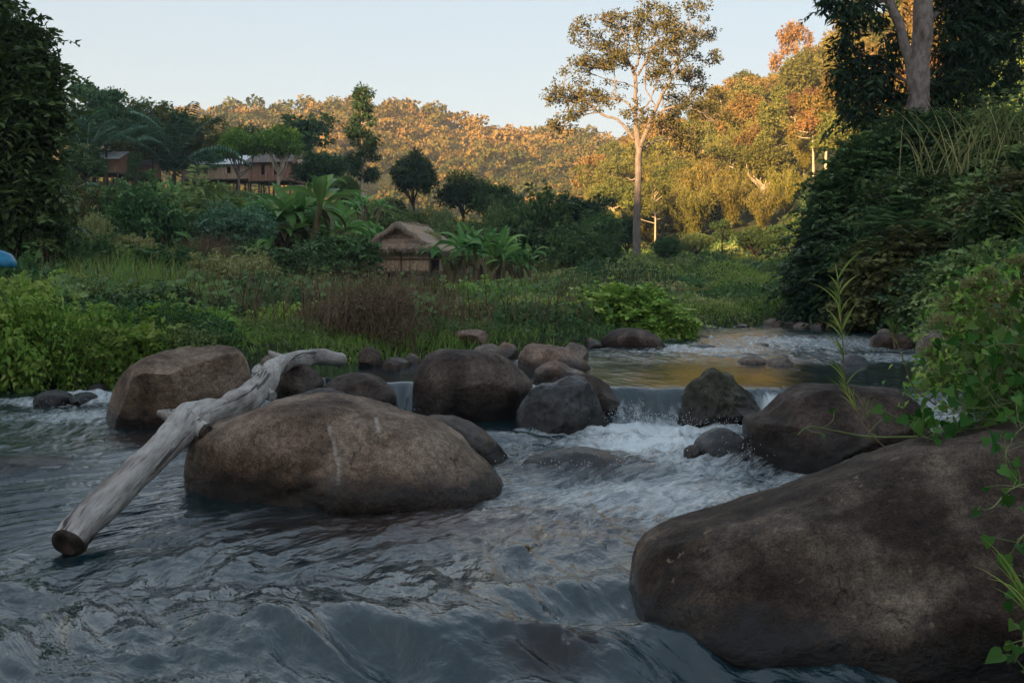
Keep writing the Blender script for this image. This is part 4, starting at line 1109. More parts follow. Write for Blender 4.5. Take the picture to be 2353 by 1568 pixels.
# ------------------------------------------------------------------ forest on the hills
def forest():
    r = np.random.default_rng(11)
    # right hillside and foot of the far hill: trees one can tell apart
    spots = []
    tries = 0
    while len(spots) < 290 and tries < 40000:
        tries += 1
        Y = math.exp(r.uniform(math.log(100), math.log(300)))
        u = r.uniform(1380, 2560)
        if u < 1950 and Y < 126: continue
        if Y > 240 and u > 2200: continue
        x = (u-CU)/FOC*Y; md = 3.6+Y*.013
        if any((x-a)**2+(Y-b)**2 < md*md for a, b, _ in spots): continue
        spots.append((x, Y, u))
    leafs = [('russet', 'orange-brown'), ('ochre', 'golden'), ('olive', 'olive-green'), ('lime', 'yellow-green')]
    zs = ground(np.array([s[0] for s in spots]), np.array([s[1] for s in spots]))
    for (x, Y, u), z in zip(spots, zs):
        n = vnoise(np.array([x/24]), np.array([Y/24]), seed=4)[0]+r.normal()*.35
        hi = float(z) > 26
        if hi: li = 0 if n > .25 else 1 if n > -.25 else 2
        else: li = 3 if n > .3 else 2 if n > -.15 else 1 if n > -.6 else 0
        if Y < 175 and r.random() < .2: li = 3
        kind = 'bamboo' if li == 3 else r.choice(['umbrella', 'umbrella', 'round', 'airy'])
        lm, word = leafs[li]
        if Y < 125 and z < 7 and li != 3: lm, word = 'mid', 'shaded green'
        s = r.uniform(.72, 1.30)*(1.0 if Y > 150 else .85)
        kw = {'bamboo': 'bamboo clump', 'umbrella': 'spreading tree', 'round': 'dense round tree', 'airy': 'thin open tree'}[kind]
        where = ('below' if z < 8 else 'low on' if z < 22 else 'halfway up' if z < 42 else 'high on')+' the hillside'
        side = ' just right of the tall bare trunk' if u < 1620 else ' left of the riverside bush' if u < 1900 else ' behind the right tree' if u < 2150 else ' far right'
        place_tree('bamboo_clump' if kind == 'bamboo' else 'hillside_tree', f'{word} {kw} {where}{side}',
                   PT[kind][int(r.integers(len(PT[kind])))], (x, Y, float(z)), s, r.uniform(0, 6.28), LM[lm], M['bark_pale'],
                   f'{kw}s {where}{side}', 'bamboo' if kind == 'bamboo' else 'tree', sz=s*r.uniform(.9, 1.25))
    # the far wood: one mass of crowns
    Cs = []; Rs = []; tint = []
    n = 10500
    Yf = np.sqrt(r.uniform(120**2, 470**2, n*2))
    u = r.uniform(-500, 2600, n*2)
    keep = ~((u < 1500) & (Yf < 125)) & ~((u > 1500) & (Yf < 128))
    Yf = Yf[keep][:n]; u = u[keep][:n]
    x = (u-CU)/FOC*Yf; z = ground(x, Yf)
    per = 64
    m = len(x)
    rad = Yf*np.clip(r.lognormal(math.log(.0053), .34, m), .0026, .0105)
    th = rad*r.uniform(.9, 1.9, m)
    d = unit(r.normal(size=(m, per, 3))); d[..., 2] = np.abs(d[..., 2])*1.0-.25
    lob = 1+.28*np.sin(np.arctan2(d[..., 1], d[..., 0])*3+r.uniform(0, 6, (m, 1)))*r.uniform(.2, 1, (m, 1))
    c = np.stack([x, Yf, z+th], 1)[:, None, :]
    P = c+d*(rad[:, None]*lob*r.uniform(.7, 1.05, (m, per)))[..., None]*np.array([1, 1, .8])
    Dv = d*.5+r.normal(size=(m, per, 3))*.7
    Nv = d+np.array([0, 0, .5])+r.normal(size=(m, per, 3))*.4
    P = P.reshape(-1, 3); sz = np.repeat(rad, per)*.36*r.uniform(.6, 1.3, len(P))
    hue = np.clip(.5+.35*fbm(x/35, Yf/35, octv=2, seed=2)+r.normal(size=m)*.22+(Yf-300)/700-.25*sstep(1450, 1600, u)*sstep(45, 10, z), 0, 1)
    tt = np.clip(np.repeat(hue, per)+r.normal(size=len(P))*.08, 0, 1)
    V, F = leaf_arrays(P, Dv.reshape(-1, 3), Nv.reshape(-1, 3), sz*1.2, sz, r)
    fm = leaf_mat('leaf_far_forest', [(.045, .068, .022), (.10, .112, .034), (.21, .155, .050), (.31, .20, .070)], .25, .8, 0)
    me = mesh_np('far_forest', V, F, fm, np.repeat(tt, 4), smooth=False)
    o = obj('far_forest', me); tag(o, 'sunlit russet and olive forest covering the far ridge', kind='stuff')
    # pale trunks of the far wood belong to the same mass
    g = Geo()
    for i in r.choice(m, 500, replace=False):
        g.tube(np.array([[x[i], Yf[i], z[i]-.5], [x[i]+r.normal()*.3, Yf[i], z[i]+th[i]+.6]]), [.14, .10], 4, cap=False)
    tk = obj('far_forest_trunks', g.mesh('far_forest_trunks', M['bark_pale']), o)
forest()

# ------------------------------------------------------------------ houses of the village and the thatched hut
def mesh_obj(name, g, mat, parent, smooth=False): return obj(name, g.mesh(name, mat, smooth), parent)

def thatch_sheet(g, A, B, C_, D_, th, r, shag=.25, nu=26, nv=12):
    """roof slope: A-B along the ridge, D-C along the eave, with a ragged lower edge and thickness"""
    A, B, C_, D_ = [np.array(q, float) for q in (A, B, C_, D_)]
    nrm = unit(np.cross(B-A, D_-A)); nrm = nrm*np.sign(nrm[2])
    s = np.linspace(0, 1, nu); t = np.linspace(0, 1, nv)
    top = []
    for tj in t:
        row = (A*(1-tj)+D_*tj)[None]*(1-s)[:, None]+(B*(1-tj)+C_*tj)[None]*s[:, None]
        row = row+nrm*(th*(.5+.35*np.sin(tj*nv*1.4))+r.normal(size=nu)*.012)[:, None]
        if tj == 1: row = row+(D_-A)/np.linalg.norm(D_-A)*(r.random(nu)*shag)[:, None]
        top.append(row)
    top = np.array(top).reshape(-1, 3); bot = top-nrm*th*1.2
    n = len(top)
    I = (np.arange(nv-1)[:, None]*nu+np.arange(nu-1)[None]).ravel()
    Ft = np.stack([I, I+1, I+nu+1, I+nu], 1)
    g.add(np.concatenate([top, bot]), np.concatenate([Ft, Ft[:, ::-1]+n,
          [[i, i+1, i+1+n, i+n] for i in range((nv-1)*nu, nv*nu-1)], [[i, i+1, i+1+n, i+n] for i in range(nu-1)],
          [[j*nu, (j+1)*nu, (j+1)*nu+n, j*nu+n] for j in range(nv-1)], [[j*nu+nu-1, (j+1)*nu+nu-1, (j+1)*nu+nu-1+n, j*nu+nu-1+n] for j in range(nv-1)]]), .5)

def straw(g, a, b, n, ln, r, dirn=(0, 0, -1), w=.035):
    """hanging straw fringe between two points"""
    a = np.array(a, float); b = np.array(b, float)
    P = a+(b-a)*r.random((n, 1))+r.normal(size=(n, 3))*.04
    D = np.array(dirn)+r.normal(size=(n, 3))*.22
    V, F = leaf_arrays(P, D, r.normal(size=(n, 3))+np.array([0, -1.0, 0]), ln*r.uniform(.5, 1.2, n), w, r)
    g.add(V, F, .5)

def thatched_hut():
    r = np.random.default_rng(2)
    Y = 58.0; p = px(918, 660, Y)
    root = empty('thatched_hut', (p.x+.12, Y, p.z+.28), math.radians(-16))
    tag(root, 'small bamboo hut on stilts with a shaggy thatched gable roof', 'hut')
    root.scale = (1.22, 1.2, 1.12)
    W, Dp, z0, z1, zr = 1.45, 2.9, .62, 1.85, 3.05     # half width, depth, floor, eave, ridge
    g = Geo()
    for sgn in (-1, 1):
        e = sgn*(W+.5)
        thatch_sheet(g, (0, -.65, zr), (0, Dp+.5, zr), (e, Dp+.5, z1-.15), (e, -.65, z1-.15), .14, r, .25)
    # little hipped skirt of thatch over the front gable
    thatch_sheet(g, (-.85, -.05, z1+.62), (.85, -.05, z1+.62), (W+.25, -.62, z1-.05), (-W-.25, -.62, z1-.05), .13, r, .25)
    straw(g, (-W-.5, -.7, z1-.15), (0, -.72, zr+.05), 150, .32, r)
    straw(g, (W+.5, -.7, z1-.15), (0, -.72, zr+.05), 150, .32, r)
    straw(g, (-W-.25, -.66, z1+.0), (W+.25, -.66, z1+.0), 320, .36, r)
    for k in range(5): straw(g, (-.85-.12*k, -.1-.12*k, z1+.62-.13*k), (.85+.12*k, -.1-.12*k, z1+.62-.13*k), 160, .28, r, (0, -.5, -.8))
    straw(g, (W+.52, -.6, z1-.15), (W+.52, Dp+.4, z1-.15), 240, .25, r)
    straw(g, (0, -.6, zr+.12), (0, Dp+.4, zr+.12), 200, .3, r, (.4, 0, -.4))
    mesh_obj('roof', g, M['thatch'], root)
    g = Geo(); m = 5
    for i in range(m):
        w = 2*W/m; g.box((-W+w*(i+.5), 0+r.normal()*.01, (z0+z1)/2), (w/2-.012, .02, (z1-z0)/2))
    for i in range(3): g.box((0, -.035, z0+.15+.45*i), (W, .018, .02))
    mesh_obj('front_wall', g, M['bamboo_wall'], root)
    g = Geo(); g.box((0, .03, z1+.45), (.8, .02, .45)); g.box((-W, Dp/2, (z0+z1)/2), (.02, Dp/2, (z1-z0)/2)); g.box((0, Dp, (z0+z1)/2), (W, .02, (z1-z0)/2)); g.box((W, Dp*.72, (z0+z1)/2), (.02, Dp*.28, (z1-z0)/2))
    mesh_obj('wall', g, M['bamboo_wall'], root)
    g = Geo(); g.box((0, Dp/2, z0-.05), (W+.15, Dp/2+.15, .05)); g.box((W+.7, Dp/2, z0-.05), (.55, Dp/2, .04))
    mesh_obj('floor_deck', g, M['timber'], root)
    for (a, b) in ((-W, -.06), (W, -.06), (0, -.06), (-W, Dp), (W, Dp), (W+1.15, 0), (W+1.15, Dp)):
        g = Geo(); g.tube(np.array([[a, b, -1.2], [a, b, z1 if a < W+1 else z0+.1]]), [.06, .05], 8)
        mesh_obj('post', g, M['timber'], root, True)
    g = Geo(); g.tube(np.array([[-W-.2, -.09, z0+.62], [W+1.1, -.09, z0+.58]]), [.03, .03], 6)
    mesh_obj('rail', g, M['timber'], root, True)
thatched_hut()

def long_house(name, label, u, v, Y, w, d, hw, hr, rz, roofm, wallm, gable_thatch=False, veranda=False, nwin=2):
    r = np.random.default_rng(int(u))
    p = px(u, v, Y)
    root = empty(name, p, math.radians(rz)); tag(root, label, 'house')
    z0 = 1.4; W = w/2
    for s in (-1, 1):
        g = Geo(); n = int(w/.28)
        e = d/2+.5
        # corrugated slope
        xs = np.linspace(-W-.35, W+.35, n*4); bump_ = .028*np.sin(np.arange(len(xs))*math.pi/2)
        a = np.stack([xs, np.zeros_like(xs), z0+hw+hr+bump_], 1); b = np.stack([xs, np.full_like(xs, s*e), z0+hw-.05+bump_], 1)
        V = np.concatenate([a, b, a-[0, 0, .05], b-[0, 0, .05]]); k = len(xs); i = np.arange(k-1)
        F = np.concatenate([np.stack([i, i+1, i+1+k, i+k], 1), np.stack([i+2*k, i+3*k, i+1+3*k, i+1+2*k], 1), np.stack([i+k, i+1+k, i+1+3*k, i+3*k], 1)])
        g.add(V, F)
        mesh_obj('roof', g, roofm, root)
    # plank walls with window openings on the river side
    g = Geo(); npl = int(w/.35)
    wins = [int(npl*(j+1)/(nwin+1)) for j in range(nwin)]
    for i in range(npl):
        x = -W+(i+.5)*w/npl
        if i in wins:
            g.box((x, -d/2, z0+.3), (w/npl/2-.01, .03, .3)); g.box((x, -d/2, z0+hw-.15), (w/npl/2-.01, .03, .15))
        else: g.box((x, -d/2+r.normal()*.008, z0+hw/2), (w/npl/2-.012, .03, hw/2))
    g.box((0, -d/2-.04, z0+.05), (W, .03, .04)); g.box((0, d/2, z0+hw/2), (W, .03, hw/2))
    for s in (-1, 1):
        g.box((s*W, 0, z0+hw/2), (.03, d/2, hw/2))
        V = np.array([(s*W, -d/2, z0+hw), (s*W, d/2, z0+hw), (s*W, 0, z0+hw+hr-.08), (s*W-.03*s, -d/2, z0+hw), (s*W-.03*s, d/2, z0+hw), (s*W-.03*s, 0, z0+hw+hr-.08)])
        g.add(V, [[0, 1, 2], [3, 5, 4]])
    mesh_obj('wall', g, wallm, root)
    g = Geo(); g.box((0, 0, z0-.06), (W+.1, d/2+.25, .06)); mesh_obj('floor_deck', g, M['timber'], root)
    for k in range(5):
        for s in (-1, 1):
            g = Geo(); x = -W+w*k/4
            g.tube(np.array([[x, s*d/2, -1.5], [x, s*d/2, z0]]), [.09, .08], 7); mesh_obj('post', g, M['timber'], root, True)
    if gable_thatch:
        g = Geo()
        for q in range(5): straw(g, (W+.35, -d/2-.4+.2*q, z0+hw+.1+.12*q), (W+.35, 0, z0+hw+hr+.0), 160, .5, r, (.3, 0, -1), .05)
        thatch_sheet(g, (W+.2, -.8, z0+hw+hr*.62), (W+.2, .8, z0+hw+hr*.62), (W+1.0, d/2+.3, z0+hw-.2), (W+1.0, -d/2-.3, z0+hw-.2), .12, r, .3)
        mesh_obj('gable_thatch', g, M['thatch'], root)
    return root
long_house('village_house', 'pale tin-roofed long bamboo house behind the leafy green trees', 513, 445, 108, 7.2, 3.8, 1.6, 1.15, -3, M['tin'], M['bamboo_wall'])
long_house('village_house', 'brown-roofed red plank house with a thatched gable at its right end', 636, 449, 105, 4.6, 3.8, 1.9, 1.1, -10, M['old_tin'], M['red_wall'], gable_thatch=True)
long_house('village_house', 'small tin-roofed red bamboo house at the far left of the village', 243, 432, 100, 4.2, 3.2, 1.35, .9, -6, M['tin'], M['red_wall'], nwin=1)
long_house('village_house', 'dark-roofed low hut half hidden between the small tin-roofed house and the palm', 320, 440, 104, 3.6, 3.0, 1.2, .7, 4, M['old_tin'], M['red_wall'], nwin=1)

def lean_to():
    r = np.random.default_rng(8); p = px(1278, 650, 60)
    root = empty('thatched_shelter', p, math.radians(-12)); tag(root, 'tiny low thatched shelter right of the banana plants', 'shelter')
    g = Geo(); thatch_sheet(g, (-.75, .5, .85), (.75, .5, .7), (.75, -.6, .35), (-.75, -.6, .5), .1, r, .12); mesh_obj('roof', g, M['thatch'], root)
    for a, b, h in ((-.65, -.5, .5), (.65, -.5, .38), (-.65, .45, .85), (.65, .45, .7)):
        g = Geo(); g.tube(np.array([[a, b, -.8], [a, b, h]]), [.035, .03], 6); mesh_obj('post', g, M['timber'], root, True)
    q = px(1283, 655, 58.6)
    g = Geo(); n = 9
    s = np.linspace(-1, 1, n); A, B = np.meshgrid(s, s)
    V = np.stack([A*.22+q.x, q.y+.06*np.sin(A*4)+.03*np.cos(B*5)+B*0, q.z+B*.24+.03*A], -1).reshape(-1, 3); V2 = V+[0, .012, 0]
    I = (np.arange(n-1)[:, None]*n+np.arange(n-1)[None]).ravel(); F = np.stack([I, I+1, I+n+1, I+n], 1)
    g.add(V, F); g.add(V2, F[:, ::-1])
    tag(mesh_obj('hanging_cloth', g, M['white_cloth'], None, True), 'small white cloth hanging under the tiny thatched shelter', 'cloth')
lean_to()

def sheet_hump(name, label, cat, u, v, Y, w, h, d, mat, seed):
    """a drooping tarpaulin hump"""
    r = np.random.default_rng(seed); V, F = ico(4)
    V = V.copy(); V[:, 2] = np.maximum(V[:, 2], -.25)
    f = 1+.14*fbm(V[:, 0]*2+seed, V[:, 1]*2, V[:, 2]*2, octv=4, seed=seed)
    V = V*f[:, None]*np.array([w/2, d/2, h])
    o = obj(name, mesh_np(name, V, F, mat)); o.location = px(u, v, Y); tag(o, label, cat)
sheet_hump('tarpaulin', 'bright blue tarpaulin poking out at the left edge of the view', 'tarpaulin', -8, 606, 17.2, .62, .24, .6, M['blue_tarp'], 3)
sheet_hump('plastic_sheet', 'dark grey plastic sheet bulging in front of the thatched hut', 'sheet', 968, 672, 50, 1.3, .75, .7, M['black_sheet'], 5)

def plank_pile():
    r = np.random.default_rng(4); p = px(795, 466, 92)
    root = empty('plank_pile', p); tag(root, 'small heap of weathered boards on the slope below the slender tree', 'planks')
    for i in range(5):
        g = Geo(); g.box((r.normal()*.12, r.normal()*.1, .10*i), (.75, .12, .035), r.normal()*.12)
        mesh_obj('board', g, M['timber'], root)
plank_pile()

def wire():
    g = Geo(); a = px(1300, 636, 56); b = px(1700, 640, 78); t = np.linspace(0, 1, 24)[:, None]
    P = np.array(a)*(1-t)+np.array(b)*t; P[:, 2] -= .35*4*(t*(1-t))[:, 0]
    g.tube(P, .014, 5)
    tag(mesh_obj('wire', g, M['black_sheet'], None, True), 'thin wire strung across the bank behind the tall trunk', 'wire')
    g = Geo(); a = px(1610, 700, 34); b = px(1790, 694, 36)
    P = np.array(a)*(1-t)+np.array(b)*t; P[:, 2] += .05*np.sin(t[:, 0]*9)
    g.tube(P, .035, 7)
    tag(mesh_obj('pipe', g, M['white_cloth'], None, True), 'thin white pipe lying above the far grassy spit', 'pipe')
wire()

# ------------------------------------------------------------------ banana plants and palms
def banana_leaf(g, base, az_, rise, ln, wd, r, droop, tint):
    n = 13; t = np.linspace(0, 1, n)
    out = np.array([math.cos(az_), math.sin(az_), 0]); side = np.array([-math.sin(az_), math.cos(az_), 0])
    ang = rise-droop*t**1.3
    dx = np.cumsum(np.cos(ang))*ln/n; dz = np.cumsum(np.sin(ang))*ln/n
    mid = base+out*dx[:, None]+np.array([0, 0, 1.0])*dz[:, None]
    w = wd*np.interp(t, [0, .12, .2, .5, .8, 1], [.03, .06, .75, 1, .7, .05])/2
    roll = r.normal()*.4
    nz = np.stack([-np.sin(ang), np.cos(ang)], 1)
    up = out*nz[:, :1]+np.array([0, 0, 1.0])*nz[:, 1:]
    s = side*math.cos(roll)+up*math.sin(roll)
    tear = 1-.22*r.random(n)
    Lf = mid+s*(w*tear)[:, None]+up*(w*.30)[:, None]; Rt = mid-s*(w*(1-.22*r.random(n)))[:, None]+up*(w*.30)[:, None]
    V = np.concatenate([Lf, mid, Rt]); i = np.arange(n-1)
    F = np.concatenate([np.stack([i, i+n, i+n+1, i+1], 1), np.stack([i+n, i+2*n, i+2*n+1, i+n+1], 1)])
    g.add(V, F, np.clip(np.concatenate([np.full(n, tint), np.full(n, tint+.35), np.full(n, tint+.08)]), 0, 1))

def banana_proto(r, stems=4, nl=8, h=3.0):
    st = Geo(); lf = Geo()
    for q in range(stems):
        a = r.uniform(0, 6.28); d = r.uniform(0, 1.0) if stems > 1 else 0
        hh = h*r.uniform(.4, .62); b = np.array([math.cos(a)*d, math.sin(a)*d, 0]); tp = b*1.5+np.array([0, 0, hh])
        st.tube(np.array([b-[0, 0, .4], (b+tp)/2, tp]), [.09, .08, .05], 8, .1, q)
        for k in range(nl):
            az_ = r.uniform(0, 6.28); rise = r.uniform(.2, 1.5)
            banana_leaf(lf, tp+np.array([0, 0, r.uniform(-.3, .1)]), az_, rise, h*r.uniform(.30, .52), h*r.uniform(.075, .115), r, r.uniform(.5, 2.1), float(r.uniform(.1, .75)))
        for k in range(3):
            banana_leaf(st, tp-[0, 0, r.uniform(.1, .4)], r.uniform(0, 6.28), -.3, h*.32, h*.07, r, 1.2, .3)
    return st.mesh('stem', M['banana_stem']), lf.mesh('leaves', LM['banana'], False)
RB = np.random.default_rng(17)
BP = [banana_proto(RB, 8, 9), banana_proto(RB, 5, 9), banana_proto(RB, 4, 9), banana_proto(RB, 1, 9)]
def banana(vi, u, vtop, vbase, Y, label, w=1.0, leafm=None, bright=False):
    b = px(u, vbase, Y); h = (vbase-vtop)/FOC*Y; s = h/2.35
    zg = min(gz(b.x, Y), b.z)
    return place_tree('banana_plant', label, BP[vi], (b.x, Y, b.z), s*w, random.uniform(0, 6.28), leafm or LM['banana'], M['banana_stem'], None, 'banana plant', sz=s)
def fix_parts(t):
    for c in t.children:
        if c.name.startswith('trunk'): c.name = 'stem'
        if c.name.startswith('crown'): c.name = 'leaves'
for a in [
  (0, 665, 432, 620, 46, 'largest banana clump on the slope left of the thatched hut', 1.25),
  (1, 610, 455, 600, 48, 'banana clump tight against the left side of the largest clump', 1.0),
  (2, 735, 470, 600, 50, 'banana clump at the right side of the largest clump with drooping leaves', 1.1),
  (1, 1112, 520, 672, 50, 'lush banana clump right beside the thatched hut', 1.1),
  (2, 1150, 548, 672, 49, 'banana plant on the right of the lush clump by the hut', .9),
  (2, 1212, 575, 672, 50, 'smaller banana clump right of the lush one by the hut', 1.0),
  (3, 1020, 600, 672, 49, 'thin young banana plant at the corner of the thatched hut', .5),
  (3, 436, 545, 605, 38, 'small bright banana plant alone in the undergrowth', 1.5),
  (1, 385, 415, 500, 72, 'banana clump below the dark-roofed low hut', 1.2),
  (2, 352, 425, 490, 74, 'upright banana plants just left of the clump below the low hut', 1.0),
  (1, 500, 418, 458, 88, 'banana clump in front of the tin-roofed long house', 1.5),
  (2, 715, 422, 478, 80, 'banana plants on the grass below the brown-roofed house', 1.3),
  (2, 835, 448, 520, 62, 'dark banana plant on the slope below the slender tree', 1.2),
  (3, 790, 510, 575, 56, 'banana plant with wide leaves between the largest clump and the hut', 1.4),
  (3, 955, 520, 570, 66, 'low banana plant behind the left of the hut roof', 1.2),
  (3, 1170, 520, 560, 70, 'low banana plant behind the lush clump', 1.5),
  (1, 462, 446, 512, 68, 'banana plants left of the tin-roofed long house front', 1.2),
  (2, 560, 470, 560, 56, 'banana plants up the slope left of the largest clump', 1.1),
  (2, 420, 470, 560, 58, 'banana plants in the middle of the slope below the palm', 1.2),
  (1, 300, 440, 510, 66, 'banana plants on the slope below the small tin-roofed house', 1.2),
  (2, 870, 520, 600, 60, 'banana plants just behind the left eave of the hut', 1.1),
  (2, 1085, 530, 650, 62, 'tall banana plants rising behind the right end of the hut roof', .8),
  (1, 1290, 560, 640, 62, 'banana plants above the tiny thatched shelter', 1.0),
  (3, 240, 500, 570, 44, 'single banana plant by the creeper column', 1.2),
  (1, 705, 470, 625, 47, 'banana stems at the lower right of the largest clump', 1.3),
  (3, 590, 560, 620, 36, 'young banana plant in front of the largest clump', 1.2),
]:
    fix_parts(banana(*a))

def palm(label, u, v, Y, nf, ln, r, rise0=.6, rise1=1.5, spread=6.28, az0=0, trunk=1.0):
    b = px(u, v, Y); root = empty('palm', b); tag(root, label, 'palm')
    g = Geo(); g.tube(np.array([[0, 0, -trunk-.5], [0, 0, 0]]), [.22, .18], 8, .15); mesh_obj('trunk', g, M['bark_dark'], root, True)
    for k in range(nf):
        f = Geo(); a = az0+r.uniform(-spread/2, spread/2); rise = r.uniform(rise0, rise1); n = 26; t = np.linspace(0, 1, n); L_ = ln*r.uniform(.75, 1.1)
        ang = rise-r.uniform(.7, 1.5)*t**1.6
        P = np.stack([math.cos(a)*np.cumsum(np.cos(ang))*L_/n, math.sin(a)*np.cumsum(np.cos(ang))*L_/n, np.cumsum(np.sin(ang))*L_/n], 1)
        f.tube(P, np.linspace(.05, .012, n), 4, cap=False, tint=.8)
        side = np.array([-math.sin(a), math.cos(a), 0]); tg = np.gradient(P, axis=0); tg = unit(tg)
        q = np.repeat(np.arange(2, n), 4); sg = np.tile([-1, 1], len(q)//2)
        w = L_*.17*np.interp(q/n, [0, .2, .7, 1], [.5, 1, .9, .35])
        V, F = leaf_arrays(P[q]+r.normal(size=(len(q), 3))*.02, side*sg[:, None]*.85+tg[q]*.6+np.array([0, 0, -.45]), np.array([0, 0, 1.0])+r.normal(size=(len(q), 3))*.2, w, .075*L_/3, r)
        f.add(V, F, np.repeat(r.uniform(.1, .9, len(q)), 4))
        mesh_obj('frond', f, LM['blue'], root)
RP = np.random.default_rng(33)
palm('big spreading palm with long arching fronds between the village houses', 400, 400, 92, 18, 7.4, RP)
palm('upright dusky palm at the left of the village', 172, 345, 85, 9, 5.6, RP, 1.0, 1.5)
palm('second upright palm with a pale midrib beside the dusky one', 200, 372, 80, 8, 5.2, RP, .9, 1.5)
palm('low palm with fronds arching over the bushes left of the village', 150, 470, 52, 8, 2.6, RP, .3, 1.1)
palm('dusky palm right of the big spreading palm', 445, 400, 96, 9, 3.8, RP, .3, 1.3)
palm('faint low palm near the foot of the hill left of the far grassy spit', 1720, 640, 75, 9, 2.4, RP, .3, 1.2)

# ------------------------------------------------------------------ shrubs and bushes
def shrub_proto(r, ln=.10, wd=.055, clumps=520, per=11, cr=.07, droop=.2, flat=.75, nb=18, size=.34, mat=None, name='bush'):
    C, R = round_blobs(r, nb, .95, .62, .38, size)
    C = np.concatenate([C, [[0, 0, .3]]]); R = np.concatenate([R, [[.75, .75, .45]]])
    cr_ = foliage_mesh('foliage', C, R, clumps, per, cr, ln, wd, mat, r, droop=droop, shell=.55, sprays=70, slen=.45)
    g = Geo()
    for i in range(7): limb_tube(g, (r.normal()*.08, r.normal()*.08, -.15), C[i]*[1, 1, 1.05], .025, .006, r, .15, 3, 4)
    return g.mesh('stem', M['stem_dry']), cr_
RS = np.random.default_rng(44)
SP = [shrub_proto(RS, mat=LM['mid']), shrub_proto(RS, mat=LM['mid'], ln=.14, wd=.08, clumps=420, per=9), shrub_proto(RS, mat=LM['mid'], ln=.075, wd=.04, clumps=800, per=11, cr=.06),
      shrub_proto(RS, mat=LM['mid'], ln=.20, wd=.05, clumps=380, per=10, droop=.6, cr=.08)]
def shrub(vi, u, vtop, vbase, Y, width, label, leafm='mid', group=None, name='bush', cat='bush'):
    """width and rows in photo units at depth Y"""
    b = px(u, vbase, Y); h = (vbase-vtop)/FOC*Y; w = width/FOC*Y
    t = empty(name, b, random.uniform(0, 6.28), (w/2.1, w/2.1, h/1.05)); tag(t, label, cat, group)
    for nm, me, mt in (('stem', SP[vi][0], M['stem_dry']), ('foliage', SP[vi][1], LM[leafm])):
        o = obj(nm, me, t); o.material_slots[0].link = 'OBJECT'; o.material_slots[0].material = mt
    return t
